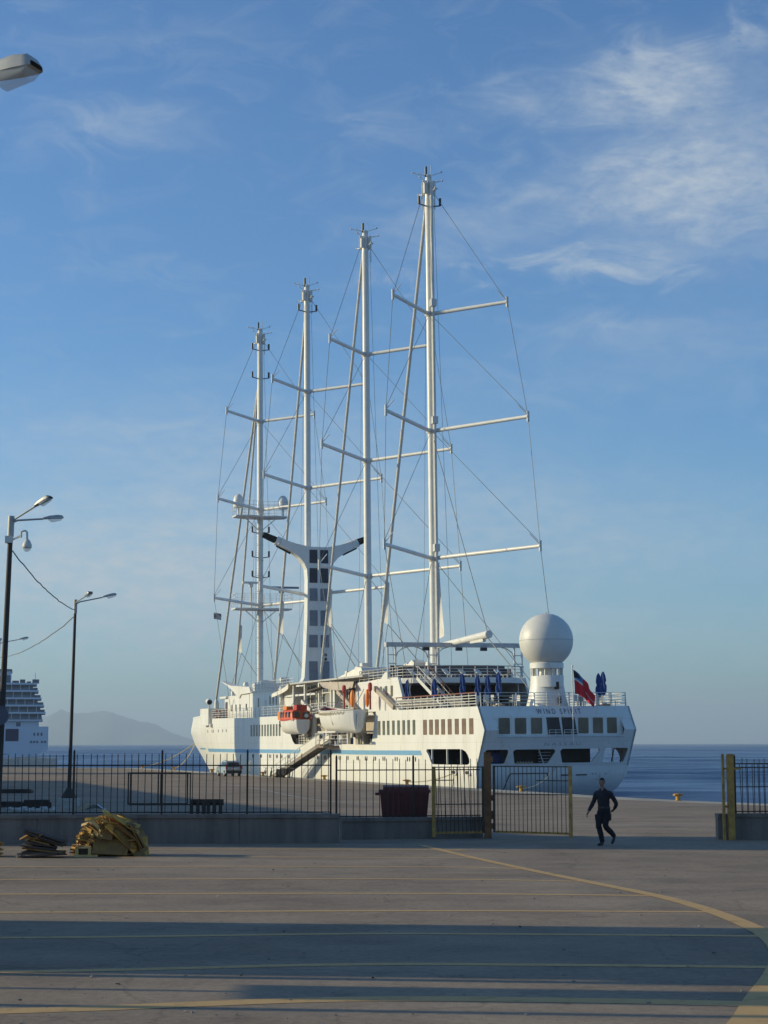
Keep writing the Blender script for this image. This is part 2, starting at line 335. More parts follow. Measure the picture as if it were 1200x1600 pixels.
def plate(outer, holes, fn, thick, name, m, parent):
    """a flat panel with real holes: filled 2D outline mapped by fn(u, v, depth)"""
    bm = bmesh.new(); loops = []
    for loop in [outer] + holes:
        vs = [bm.verts.new((u, v, 0)) for u, v in loop]; loops.append(vs)
        for i in range(len(vs)): bm.edges.new((vs[i], vs[(i + 1) % len(vs)]))
    bmesh.ops.triangle_fill(bm, use_beauty=True, use_dissolve=False, edges=bm.edges[:])
    bm.verts.index_update(); vs = [(v.co.x, v.co.y) for v in bm.verts]; fs = [[v.index for v in f.verts] for f in bm.faces]
    bnd = [(e.verts[0].index, e.verts[1].index) for e in bm.edges if len(e.link_faces) == 1]; bm.free()
    n = len(vs); V = [fn(u, v, 0) for u, v in vs] + [fn(u, v, thick) for u, v in vs]
    F = [tuple(f) for f in fs] + [tuple(i + n for i in f[::-1]) for f in fs] + [(a, b, b + n, a + n) for a, b in bnd]
    mb = MB(); mb.add(V, F); return mb.build(name, m, parent)
def text_mesh(s, size, spacing=1.0):
    cu = bpy.data.curves.new('lettering', 'FONT'); cu.body = s; cu.size = size; cu.space_character = spacing; cu.resolution_u = 2
    o = bpy.data.objects.new('lettering', cu); COL.objects.link(o)
    me = bpy.data.meshes.new_from_object(o.evaluated_get(bpy.context.evaluated_depsgraph_get()))
    V = [(v.co.x, v.co.y) for v in me.vertices]; F = [tuple(p.vertices) for p in me.polygons]
    bpy.data.objects.remove(o); bpy.data.curves.remove(cu); bpy.data.meshes.remove(me)
    return V, F
def lerp(a, b, t): return a + (b - a) * t
def interp(tab, x):
    if x <= tab[0][0]: return tab[0][1]
    for (a, va), (b, vb) in zip(tab, tab[1:]):
        if x <= b: return va + (vb - va) * (x - a) / (b - a)
    return tab[-1][1]
def sstep(a, b, x):
    t = min(1, max(0, (x - a) / (b - a))); return t * t * (3 - 2 * t)

# ------------------------------------------------------------------ ground, quay, sea, far hills, air
TH = rad(19.6); UX, UY = -math.sin(TH), math.cos(TH)         # along the quay, towards the bow
NX, NY = -math.cos(TH), -math.sin(TH)                        # from the quay edge inland
Q0 = (-3.763, 167.229)                                            # a point of the quay edge
WATER_Z = -2.7
def gz(y):
    t = min(1, max(0, (y - 52) / 58)); return -0.7 * (t * t * (3 - 2 * t) * 0.5 + t * 0.5)
def qpt(s, n, dz=0.0):
    x, y = Q0[0] + UX * s + NX * n, Q0[1] + UY * s + NY * n; return (x, y, gz(y) + dz)
S_END = 92.0
def send(n): return S_END + n * 0.8
mb = MB()
def gfn(u, v):
    n = 240 * (v ** 1.6); s = lerp(-300, send(n), u); return qpt(s, n)
mb.grid(gfn, 190, 34).build('ground', GROUND, kind='structure')
# pale coping along the quay edge and the quay's vertical face
mb = MB(); mb.grid(lambda u, v: qpt(lerp(-300, send(0), u), 0.02 + 2.6 * v, 0.006), 190, 2)
mb.grid(lambda u, v: (lambda n: qpt(send(n) - 0.05 - 2.2 * v, n, 0.007))(2.7 + 190 * u), 60, 2)
COPE = ground_mat('pale_quay_coping', (0.40, 0.37, 0.31), (0.46, 0.43, 0.36))
mb.build('quay_coping', COPE, kind='structure')
mb = MB(); mb.grid(lambda u, v: (lambda p: (p[0] - NX * 0.01, p[1] - NY * 0.01, lerp(-4.0, p[2] - 0.001, v)))(qpt(lerp(-300, send(0), u), 0)), 60, 1)
mb.grid(lambda u, v: (lambda p: (p[0] + UX * 0.01, p[1] + UY * 0.01, lerp(-4.0, p[2] - 0.001, v)))(qpt(send(240 * u), 240 * u)), 60, 1)
mb.build('quay_face', CONCL, kind='structure')
MB().add([(-30000, -4000, WATER_Z), (30000, -4000, WATER_Z), (30000, 30000, WATER_Z), (-30000, 30000, WATER_Z)], [(0, 1, 2, 3)]).build('sea', SEA, kind='structure')

def hills():
    prof = [(-6200, 40), (-5600, 160), (-4800, 240), (-4300, 210), (-3800, 250), (-3421, 285), (-3261, 352), (-3143, 306), (-3000, 318), (-2871, 341), (-2760, 322), (-2493, 236), (-2330, 205), (-2155, 122), (-2000, 66), (-1876, 22), (-1780, -6)]
    HM = mat('distant_scrub_hills', (0.10, 0.11, 0.07), 0.9, var=0.3, scale=0.002)
    rnd = random.Random(3); xs = [lerp(-6200, -1780, i / 150) for i in range(151)]
    jit = [rnd.uniform(-1, 1) for _ in xs]
    def h(i): return interp(prof, xs[i]) + jit[i] * 5 * (1 if 4 < i < 145 else 0)
    mb = MB(); rows = 14
    def fn(u, v):
        i = round(u * 150); top = h(i) + 2.7
        w = abs(v - 0.5) * 2; zz = top * (1 - w ** 1.3) - 8 * w + math.sin(i * 0.9 + v * 23) * 9 * w * (1 - w)
        return (xs[i], 18000 + (v - 0.5) * 3600 + math.sin(i * 0.35) * 120, min(top, zz + WATER_Z))
    mb.grid(fn, 150, rows); mb.build('hills', HM, kind='structure', smooth=True)
hills()

def haze():
    M = bpy.data.materials.new('sea_haze'); M.use_nodes = True; nt = M.node_tree; nd = nt.nodes
    nd.remove(nd['Principled BSDF']); v = nd.new('ShaderNodeVolumePrincipled'); v.inputs['Color'].default_value = (0.72, 0.87, 1.0, 1)
    v.inputs['Density'].default_value = HAZE_DENSITY; v.inputs['Anisotropy'].default_value = 0.2
    nt.links.new(v.outputs[0], nd['Material Output'].inputs['Volume'])
    MB().bb((-32000, -6000, -5.2), (32000, 32000, 420)).build('haze', M, kind='stuff')
HAZE_DENSITY = 0.0001
haze()

# ------------------------------------------------------------------ painted lines on the yard (worn road paint, 4 mm sheets)
def ribbon(pts, w, dz, name, m, sub=12, w2=None):
    P = [Vector((x, y, 0)) for x, y in pts]; out = []
    for i in range(len(P) - 1):                              # Catmull-Rom through the survey points
        p0, p1, p2, p3 = P[max(0, i - 1)], P[i], P[i + 1], P[min(len(P) - 1, i + 2)]
        for k in range(sub):
            t = k / sub
            out.append(0.5 * ((2 * p1) + (p2 - p0) * t + (2 * p0 - 5 * p1 + 4 * p2 - p3) * t * t + (3 * p1 - p0 - 3 * p2 + p3) * t ** 3))
    out.append(P[-1]); n = len(out); vs = []
    for i, p in enumerate(out):
        d = (out[min(i + 1, n - 1)] - out[max(i - 1, 0)]).normalized(); nn = Vector((-d.y, d.x, 0)); hw = (w + ((w2 or w) - w) * i / (n - 1)) / 2
        for sg in (-1, 1):
            q = p + nn * hw * sg; vs.append((q.x, q.y, gz(q.y) + dz))
    mb = MB(); mb.add(vs, [(2 * i, 2 * i + 1, 2 * i + 3, 2 * i + 2) for i in range(n - 1)])
    return mb.build(name, m, kind='structure')
ARC = [(1.0, 48.0), (1.95, 43.6), (2.95, 39.4), (4.0, 35.4), (4.92, 31.9), (5.33, 29.0), (5.44, 26.0), (5.2, 23.6), (4.72, 21.6), (4.05, 19.4), (3.45, 17.4), (2.6, 15.2), (1.4, 12.5)]
ribbon(ARC, 0.2, 0.008, 'yellow_arc_line', LINE_Y, w2=0.44)
def arc_x(y):
    return interp(sorted([(b, a) for a, b in ARC]), y)
for yl, yc, yr, w in [(18.35, 19.3, 18.95, 0.3), (21.6, 22.3, 22.0, 0.2), (25.4, 25.85, 25.5, 0.18), (29.2, 29.35, 29.1, 0.18), (32.7, 32.75, 32.2, 0.18), (36.2, 36.25, 35.5, 0.16), (39.9, 39.8, 39.0, 0.16), (43.2, 43.0, 42.2, 0.16), (46.3, 46.2, 45.6, 0.16)]:
    xe = arc_x(yr) - 0.1
    ribbon([(-14, yl - 0.3), (-5, yl), (-0.6, yc), (2, (yc + yr) / 2 + 0.1), (xe, yr)], w * 1.2, 0.004, 'yellow_bay_line', LINE_Y, sub=8)
def qxy(s, n): p = qpt(s, n); return (p[0], p[1])
ribbon([qxy(s, n) for s, n in [(30, 12.2), (-3.2, 13.8), (-26.6, 15.9), (-49.5, 19.3), (-70.1, 21.3)]], 0.2, 0.01, 'white_yard_line', LINE_W, sub=8)
# scattered grit and pebbles on the near concrete
mb = MB(); rnd = random.Random(11)
for _ in range(420):
    y = 15 + 32 * rnd.random() ** 1.6; x = rnd.uniform(-0.24, 0.24) * y; r = rnd.choice((0.006, 0.008, 0.01, 0.012, 0.02))
    t = MB().ball((x, y, gz(y) + r * 0.3), r, 5, 3, (rnd.uniform(0.8, 1.6), rnd.uniform(0.8, 1.6), 0.6)); mb.add(t.v, t.f)
mb.build('loose_grit', mat('grit', (0.26, 0.24, 0.21), 0.9, var=0.4, scale=3), kind='stuff')

mb = MB(); rnd = random.Random(19)                          # paper and leaf scraps blown over the concrete
for _ in range(60):
    y = 16.5 + 28 * rnd.random() ** 1.4; x = rnd.uniform(-0.23, 0.23) * y; a = rnd.uniform(0, 6.28); L = rnd.uniform(.02, .06)
    mb.box((x, y, gz(y) + .012), (L, L * rnd.uniform(.4, .9), .004), (rnd.uniform(-.5, .5), rnd.uniform(-.5, .5), a))
mb.build('litter_scraps', mat('litter', (0.40, 0.36, 0.30), 0.9, scale=1.0, col2=(0.10, 0.08, 0.06)), kind='stuff')
# ------------------------------------------------------------------ wall, fence, gates
def wall(name, a, b, h, t, label, h0=-0.4, copn=0.05):
    a = Vector((*a, 0)); b = Vector((*b, 0)); d = (b - a); L = d.length; ang = math.atan2(d.y, d.x)
    root = empty(name, a, label, 'wall', (0, 0, ang)); n = max(1, round(L / 3.0))
    for i in range(n):
        x0, x1 = L * i / n, L * (i + 1) / n
        MB().bb((x0 + 0.006, 0, h0), (x1 - 0.006, t, h - 0.1)).build('wall_block', CONC, root)
        MB().bb((x0 + 0.004, -copn, h - 0.1), (x1 - 0.004, t + copn, h)).build('coping_stone', CONCL if 0 else CONC, root)
    return root
wall('concrete_wall', (-15.0, 48.8), (-1.22, 49.26), 0.78, 0.36, 'long grey concrete wall carrying the left stretch of fence behind the plank piles')
wall('concrete_wall', (-1.2, 50.92), (2.86, 51.86), 0.6, 0.3, 'lower grey concrete wall in front of the dark dumpster, left of the gate post')
wall('concrete_wall', (9.45, 50.75), (14.5, 50.85), 0.72, 0.34, 'short grey concrete wall at the right edge beside the ochre gate post')
t = empty('crumpled_paper', (-1.62, 49.36, 0.78), 'pale scrap lying on the right end of the long wall', 'paper')
MB().grid(lambda u, v: (u * .20 - .1, v * .12 - .06, .035 * math.sin(8 * u + 3 * v) ** 2 + .02 * math.cos(14 * v) ** 2), 8, 6).build('sheet', CLOTH, t)
PICK = MB().tube([(0, 0, 0), (0, 0, 0.965)], 0.011, 6).lathe([(0.011, 0.965), (0.013, 0.975), (0.0005, 1.0)], 6).mesh('picket', IRON)
def fence(a, b, z0, zt, posts, label, zr, step, jig=0.0, tall=0.06):
    a = Vector((*a, 0)); b = Vector((*b, 0)); d = b - a; L = d.length; ang = math.atan2(d.y, d.x)
    root = empty('iron_fence', a, label, 'fence', (0, 0, ang))
    for z in zr: MB().bb((0, -0.016, z - 0.016), (L, 0.016, z + 0.016)).build('rail', IRON, root)
    pm = MB().bb((-0.025, -0.025, z0 - 0.15), (0.025, 0.025, zt + tall)).lathe([(0.03, zt + tall), (0.004, zt + tall + 0.05)], 6).mesh('post', IRON)
    for x in posts: inst('post', pm, root, (x, 0.0, 0))
    x = step * 0.5; k = 0; rnd = random.Random(5)
    n = int(L / step)
    for i in range(n):
        x = (i + 0.5) * L / n
        if min(abs(x - p) for p in posts) < 0.05: continue
        inst('picket', PICK, root, (x + rnd.uniform(-1, 1) * jig, -0.028, z0), (rnd.uniform(-1, 1) * 0.004, rnd.uniform(-1, 1) * (0.006 + jig * 0.6), 0), (1, 1, zt - z0 + rnd.uniform(-0.02, 0.02)))
    return root
fence((-13.6, 49.03), (-1.45, 49.43), 0.80, 2.44, [0.35, 2.72, 5.06, 7.48, 9.83, 12.13], 'dark iron picket fence on the long left wall, with thick posts', (0.83, 2.11), 0.187, jig=0.006)
fence((-1.36, 51.0), (2.8, 51.96), 0.6, 2.27, [0.0, 2.26], 'dark iron picket fence on the lower wall between the long fence and the gate', (0.64, 1.95), 0.19)
fence((9.95, 50.93), (14.3, 51.02), 0.72, 2.28, [0.05, 3.4], 'dark iron picket fence on the right hand wall behind the ochre post', (0.78, 2.02), 0.166, jig=0.012)

def gate_leaf(a, b, h, z0, label, ns, mids, stile, free_end, tilt=0.0, cat='gate'):
    a = Vector((*a, 0)); b = Vector((*b, 0)); d = b - a; L = d.length; ang = math.atan2(d.y, d.x)
    root = empty('gate_leaf', a, label, cat, (0, 0, ang))
    for x, w in ((0, 0.05), (L, 0.09)) if free_end else ((0, 0.09), (L, 0.05)):
        MB().bb((x - w / 2, -0.03, z0 - (0.1 if w > 0.06 else 0)), (x + w / 2, 0.03, h + 0.02)).build('stile', OCHRE if w > 0.06 else IRONG, root)
    for z, w, m in ((h, 0.03, IRONG), (z0 + 0.02, 0.06, OCHRE)): MB().bb((0.03, -0.02, z - w / 2), (L - 0.03, 0.02, z + w / 2)).build('rail', m, root)
    for z, x0, x1 in mids: MB().bb((x0 * L + 0.03, -0.014, z - 0.014), (x1 * L - 0.03, 0.014, z + 0.014)).build('mid_rail', IRONG, root)
    bar = MB().tube([(0, 0, 0), (0, 0, 1)], 0.0105, 6).mesh('gate_bar', IRONG)
    for i in range(1, ns + 1):
        x = L * i / (ns + 1); inst('gate_bar', bar, root, (x, -0.026, z0 + 0.02), (0, tilt * (0.6 + 0.4 * math.sin(i)), 0), (1, 1, h - z0 - 0.03))
    return root
gate_leaf((3.16, 51.35), (5.22, 50.08), 2.05, 0.18, 'open gate leaf of thin dark bars with ochre end post, right of the rusty post', 17, [(1.27, 0.0, 1.0), (1.66, 0.55, 1.0)], OCHRE, True)
gate_leaf((1.42, 51.1), (2.84, 51.42), 2.03, 0.16, 'second gate leaf folded back against the low wall, left of the rusty post', 11, [(1.66, 0.0, 0.42), (0.98, 0.0, 1.0)], OCHRE, False, tilt=-0.05)
t = empty('gate_post', (2.985, 51.55, 0), 'thick rust brown gate post in the middle with both gate leaves hinged on it', 'post')
MB().bb((-0.1, -0.1, -0.3), (0.1, 0.1, 2.42)).build('shaft', RUST, t); MB().bb((-0.11, -0.11, 2.42), (0.09, 0.09, 2.45)).build('cap', RUST, t)
for z in (0.35, 1.15, 2.25): MB().lathe([(0.035, -0.08), (0.035, 0.08)], 8, (0.125, -0.09, z)).build('hinge', RUST, t)
MB().bb((0.1, -0.06, 0.55), (0.15, 0.05, 0.78)).build('lock_box', RUST, t)
t = empty('gate_post', (9.79, 50.5, 0), 'square ochre gate post at the right with a thin plate beside it', 'post')
MB().bb((-0.09, -0.09, -0.3), (0.09, 0.09, 2.4)).build('shaft', OCHRE, t); MB().bb((-0.2, -0.05, 1.96), (0.3, -0.02, 2.02)).build('bracket', OCHRE, t)
MB().bb((-0.24, -0.05, -0.2), (-0.17, 0.05, 2.4)).build('stop_plate', OCHRE, t); MB().bb((-0.17, 0.0, 0.9), (-0.09, 0.03, 0.96)).build('tie_bar', OCHRE, t)
gate_leaf((9.95, 51.35), (12.6, 51.6), 2.12, 0.2, 'rear gate leaf folded behind the fence at the right edge', 15, [(1.46, 0, 1)], OCHRE, True, tilt=-0.03)

# ------------------------------------------------------------------ dumpster, pallet, steel frame, debris behind the fence
t = empty('dumpster', (0.0, 52.4, gz(52.4)), 'dark maroon wheeled dumpster standing behind the low wall', 'dumpster')
mb = MB()
mb.add([(-0.02, 0, 0.2), (1.22, 0, 0.2), (1.22, 0.95, 0.2), (-0.02, 0.95, 0.2), (-0.12, -0.08, 1.28), (1.32, -0.08, 1.28), (1.32, 1.05, 1.28), (-0.12, 1.05, 1.28)],
       [(0, 1, 5, 4), (1, 2, 6, 5), (2, 3, 7, 6), (3, 0, 4, 7), (3, 2, 1, 0)]); mb.build('body', BIN, t)
mb = MB().bb((-0.16, -0.12, 1.28), (1.36, 1.08, 1.36)); mb.build('rim', BIN, t)
MB().grid(lambda u, v: (lerp(-0.03, 1.31, u), lerp(-0.08, 1.04, v), 1.365 + 0.13 * math.sin(math.pi * min(1, v * 1.1 + 0.1)) ** 0.6), 2, 8).bb((-0.03, -0.09, 1.36), (1.31, -0.06, 1.44)).build('lid', BIN, t)
for x in (0.1, 0.42, 0.78, 1.1): MB().bb((x - 0.03, -0.1, 0.25), (x + 0.03, -0.045, 1.28)).build('rib', BIN, t)
MB().bb((-0.26, 0.1, 1.2), (-0.12, 0.9, 1.27)).build('handle', BIN, t)
wm = MB().tube([(-0.03, 0, 0), (0.03, 0, 0)], 0.1, 10).mesh('wheel', RUBBER)
for x, y in ((0.08, 0.1), (1.12, 0.1), (0.08, 0.85), (1.12, 0.85)): inst('wheel', wm, t, (x, y, 0.1))

t = empty('wooden_pallet', (-5.03, 50.6, 0), 'old dark wooden pallet standing on edge behind the long wall', 'pallet', (rad(-4), 0, 0))
for x in (-0.42, -0.24, -0.08, 0.06, 0.23, 0.40): MB().bb((x - 0.05, -0.02, 0.06), (x + 0.05, 0.0, 1.12)).build('slat', WOODG, t)
for z in (0.12, 0.6, 1.1): MB().bb((-0.48, 0.0, z - 0.05), (0.48, 0.09, z + 0.05)).build('bearer', WOODG, t)
MB().bb((-0.48, 0.09, 0.98), (0.48, 0.11, 1.15)).build('back_board', WOODG, t)
t = empty('steel_frame', (-13.55, 95.5, gz(95.5)), 'empty rectangular black steel frame standing in the yard behind the left fence', 'frame')
mb = MB()
for x in (0, 1.62, 3.2):
    MB().bar((x, 0, 0), (x, 0, 1.72), 0.055).build('upright', IRON, t); MB().bar((x - 0.3, 1.3, 0), (x - 0.3, 1.3, 1.72), 0.07).build('upright', IRON, t)
for y, dx in ((0, 0), (1.3, -0.3)):
    for z in (0.05, 1.7): MB().bar((dx - 0.04, y, z), (dx + 3.24, y, z), 0.06).build('cross_bar', IRON, t)
for x in (0, 3.2): MB().bar((x, 0.05, 1.7), (x - 0.3, 1.25, 1.7), 0.08).build('side_bar', IRON, t)
def slab(x, y, w, d, h, m, label, cat, name, rz=0.0):
    t = empty(name, (x, y, gz(y)), label, cat, (0, 0, rz)); rnd = random.Random(int(x * 10))
    mb = MB().bb((-w / 2, -d / 2, 0), (w / 2, d / 2, h * 0.7)); mb.build('base', m, t)
    MB().bb((-w / 2 + 0.1 * w, -d / 2 - 0.03, h * 0.7), (w / 2 - 0.06 * w, d / 2 - 0.05, h)).build('top_layer', m, t); return t
slab(-25.8, 125.0, 2.4, 1.0, 0.28, WOODG, 'low dark stack of timber lying far back in the left yard', 'timber stack', 'timber_stack')
slab(-17.4, 89.5, 1.5, 0.8, 0.42, IRON, 'dark heap of scrap lying behind the left fence near the lamp post', 'scrap heap', 'scrap_heap', 0.2)
slab(-19.0, 91.5, 1.6, 0.8, 0.30, WOODG, 'brown flat heap behind the left fence, left of the scrap', 'scrap heap', 'scrap_heap', -0.1)
t = empty('concrete_block', (-15.6, 88.6, gz(88.6)), 'small pale concrete block behind the fence beside the scrap heap', 'block')
MB().bb((-0.22, -0.2, 0), (0.22, 0.2, 0.34)).build('body', CONCL, t); MB().bb((-0.25, -0.23, 0.34), (0.25, 0.23, 0.4)).build('cap', CONCL, t)
mb = MB(); rnd = random.Random(2)
for _ in range(46): mb.box((rnd.uniform(-1.1, 1.1), rnd.uniform(-0.5, 0.5), rnd.uniform(0.02, 0.16)), (rnd.uniform(0.08, 0.35), rnd.uniform(0.08, 0.3), rnd.uniform(0.05, 0.16)), (rnd.uniform(-0.5, 0.5), rnd.uniform(-0.5, 0.5), rnd.uniform(0, 3)))
o = mb.build('rubble', CONCL, kind='stuff', loc=(-15.9, 80.5, gz(80.5)))
t = empty('plastic_sheet', (-13.9, 84.5, gz(84.5)), 'crumpled pale plastic sheet behind the fence at the lamp post', 'plastic sheet')
MB().grid(lambda u, v: (u * 1.0 - 0.3, v * 0.6, 0.26 * math.sin(3 * u) ** 2 * (0.6 + 0.4 * math.cos(7 * v)) + 0.02), 14, 8).build('sheet', mat('pale_plastic', (0.5, 0.54, 0.56), 0.4, var=0.1), t, True)
MB().tube([(-0.5, 0, 0.0), (-0.05, 0.1, 0.3)], 0.03, 6).build('stick', PALEW, t)

# ------------------------------------------------------------------ heaps of boards
def board_heap(loc, label, spec, cols, name='board_heap'):
    t = empty(name, loc, label, 'board heap'); return t
def heap_main():
    rnd = random.Random(21)
    t = empty('board_heap', (-6.72, 43.9, 0), 'big heap of yellow boards and broken slats in front of the long wall', 'board heap')
    A, B, CX = 0.90, 0.98, 0.02
    def ell(f, k=1.0): return (CX + A * k * math.cos(f), B * k * math.sin(f))
    for i in range(17):                                    # core boards carrying the heap
        z = 0.03 + i * 0.048; k = math.sqrt(max(0.1, 1 - (z / 0.95) ** 2))
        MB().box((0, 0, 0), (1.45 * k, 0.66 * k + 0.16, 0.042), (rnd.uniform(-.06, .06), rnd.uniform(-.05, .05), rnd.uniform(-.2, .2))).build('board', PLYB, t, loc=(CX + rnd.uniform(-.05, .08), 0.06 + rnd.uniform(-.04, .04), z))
    for i in range(110):                                   # slat ends fanning out radially on the left side
        f = rad(rnd.uniform(82, 178)); L = rnd.uniform(0.32, 0.5); w = rnd.uniform(0.035, 0.10); k = 1 - 0.5 * L / 0.95 + rnd.uniform(-.10, .05)
        x, z = ell(f, k); tilt = lerp(f - math.pi, 0, .35) + rnd.uniform(-.2, .2)
        b = MB().box((0, 0, 0), (L, w, rnd.uniform(0.014, 0.028))).build('slat', rnd.choice((PLY, PLY, PALEW, PLYB, PLY, PLYB, PLYB)), t, loc=(x, rnd.uniform(-0.42, 0.22), max(.05, z)))
        b.rotation_euler = (rnd.uniform(-.5, .5), -tilt, rnd.uniform(-0.6, 0.5))
    for i in range(34):                                    # boards lying over the right side like shingles
        q = (i + rnd.random()) / 34; f = rad(lerp(96, 14, q)); L = rnd.uniform(0.55, 0.9) * (1 - .25 * q); w = rnd.uniform(0.22, 0.5)
        k = rnd.uniform(.86, .97); x, z = ell(f, k); slope = math.atan2(B * math.cos(f), -A * math.sin(f))
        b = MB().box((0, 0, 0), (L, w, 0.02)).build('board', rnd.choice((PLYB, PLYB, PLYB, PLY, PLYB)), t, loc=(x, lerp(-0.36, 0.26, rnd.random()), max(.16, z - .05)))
        b.rotation_euler = (rnd.uniform(-.3, .45), -(slope - math.pi) + rnd.uniform(-.12, .12), rnd.uniform(-.3, .25))
    for i in range(46):                                    # split ends and flaps turned towards the left
        f = rad(rnd.uniform(88, 170)); k = rnd.uniform(.55, .95); x, z = ell(f, k)
        b = MB().box((0, 0, 0), (rnd.uniform(.10, .30), .014, rnd.uniform(.04, .12))).build('torn_strip', rnd.choice((PLY, PALEW, PLY)), t, loc=(x, -.14 - .34 * (1 - k) + rnd.uniform(-.16, .02), max(.08, z)))
        b.rotation_euler = (rnd.uniform(-.3, .3), rnd.uniform(-1.2, .6), rad(-48) + rnd.uniform(-.4, .4))
    for i in range(12):                                    # torn pale strips on the top and the face
        f = rad(rnd.uniform(60, 130)); x, z = ell(f, rnd.uniform(.75, 1.0))
        b = MB().grid(lambda u, v: (u * 0.4 - 0.2, (v - .5) * 0.09, 0.05 * math.sin(3 * u)), 6, 1).build('torn_strip', rnd.choice((PLY, PALEW)), t, loc=(x, rnd.uniform(-.5, -.2), z))
        b.rotation_euler = (rnd.uniform(.6, 1.4), rnd.uniform(-.3, 1.0), rnd.uniform(-.3, .3))
    # leaning front sheets (faces in the shaded brown, one in the lit yellow)
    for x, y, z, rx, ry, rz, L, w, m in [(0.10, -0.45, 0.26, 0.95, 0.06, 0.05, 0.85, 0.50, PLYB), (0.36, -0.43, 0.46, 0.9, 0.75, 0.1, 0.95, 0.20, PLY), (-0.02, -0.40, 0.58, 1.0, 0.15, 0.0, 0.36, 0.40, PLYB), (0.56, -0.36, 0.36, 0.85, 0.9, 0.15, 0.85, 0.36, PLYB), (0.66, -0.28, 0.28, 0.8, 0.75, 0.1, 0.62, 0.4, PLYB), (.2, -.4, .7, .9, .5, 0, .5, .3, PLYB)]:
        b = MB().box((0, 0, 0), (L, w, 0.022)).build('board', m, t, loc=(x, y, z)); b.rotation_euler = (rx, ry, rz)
    # pale broken crate end at the foot of the heap
    c = empty('crate_end', (-7.25, 43.34, 0), 'pale broken crate end at the foot of the big board heap', 'crate')
    MB().bb((-.2, -.05, 0), (-.13, .1, .24)).build('side', PALEW, c); MB().bb((.11, -.05, 0), (.18, .1, .22)).build('side', PALEW, c)
    MB().bb((-.22, -.06, .0), (.34, .1, .05)).build('base', PALEW, c); MB().bb((-.2, -.04, .2), (.16, .1, .24)).build('top_slat', PALEW, c); MB().bb((-.13, .08, .05), (.11, .1, .2)).build('back_panel', WOODD, c)
heap_main()
def heap_small(loc, label, m1, m2, sc, seed, lean=0.35):
    rnd = random.Random(seed); t = empty('board_heap', loc, label, 'board heap')
    for i in range(13):
        z = 0.04 + i * 0.042; k = 1 - i / 24
        b = MB().box((0, 0, 0), (1.05 * k * sc + rnd.uniform(-.08, .08), 0.6 * k + .1, 0.036)).build('board', rnd.choice((m1, m1, m2)), t, loc=(-0.02 - i * 0.008 + rnd.uniform(-.05, .05), rnd.uniform(-.06, .06), z))
        b.rotation_euler = (rnd.uniform(-.06, .06), lean * i / 13 + rnd.uniform(-.05, .05), rnd.uniform(-.2, .2))
    for i in range(5):
        b = MB().box((0, 0, 0), (1.0 * sc, rnd.uniform(.2, .4), 0.03)).build('board', m1, t, loc=(0.06, rnd.uniform(-.3, .1), .42 + .03 * i)); b.rotation_euler = (rnd.uniform(-.2, .3), .33 + rnd.uniform(-.06, .06), rnd.uniform(-.15, .15))
    for i in range(5):
        b = MB().box((0, 0, 0), (.28, .09, .02)).build('slat', m2, t, loc=(-.42 + .08 * i, -.2 + rnd.uniform(-.1, .1), .5 + rnd.uniform(-.04, .1))); b.rotation_euler = (rnd.uniform(-.4, .4), rnd.uniform(-.6, .2), rnd.uniform(-.5, .5))
    return t
heap_small((-8.2, 43.25, 0), 'low heap of dark grey boards lying in the shade beside the big yellow heap', WOODG, PLYB, 1.0, 4)
heap_small((-9.85, 43.5, 0), 'heap of ochre boards cut off by the left edge of the picture', PLY, PLYB, 1.15, 9, 0.3)
t = empty('crumpled_paper', (-8.75, 43.0, 0), 'crumpled pale scrap of paper between the dark heap and the left edge', 'paper')
MB().grid(lambda u, v: (u * .22 - .1, v * .14, .05 * math.sin(9 * u + 3 * v) ** 2 + .03 * math.cos(14 * v) ** 2), 8, 6).build('sheet', CLOTH, t)

# ------------------------------------------------------------------ bollards, kerb-side bits
def bollard_tree():
    t = empty('mooring_bollard', (0, 0, 0), '', 'bollard', group='mooring bollards along the quay edge')
    MB().lathe([(0.34, 0), (0.34, 0.05), (0.2, 0.08), (0.19, 0.4), (0.24, 0.46)], 14).build('stem', YELLOW, t, True)
    MB().lathe([(0.24, 0.46), (0.4, 0.5), (0.42, 0.6), (0.34, 0.68), (0.1, 0.72)], 14).bb((-0.5, -0.12, 0.5), (0.5, 0.12, 0.64)).build('head', YELLOW, t)
    return t
BT = bollard_tree()
for i, (s, lab) in enumerate([(-64.86, 'yellow and rust bollard on the open quay edge right of the walking man'), (-42.12, 'yellow bollard behind the open gate leaf holding the stern rope'), (-18.65, 'yellow bollard on the quay edge above the dumpster'), (4.07, 'yellow bollard on the quay edge right of the gangway foot'), (25.72, 'yellow bollard on the quay edge left of the bicycles'), (48.15, 'small yellow bollard beside the parked car, left of it'), (68.17, 'rusty bollard by the bow where the second bow rope ends'), (88.0, 'farthest small bollard at the left where the long bow rope ends')]):
    b = BT if i == 0 else copy_tree(BT); p = qpt(s, 0.62); b.scale = (.72, .72, .6); b.location = (p[0], p[1], p[2] + 0.006); b.rotation_euler = (0, 0, TH + (0.35 if i == 0 else 0.0)); b['label'] = lab

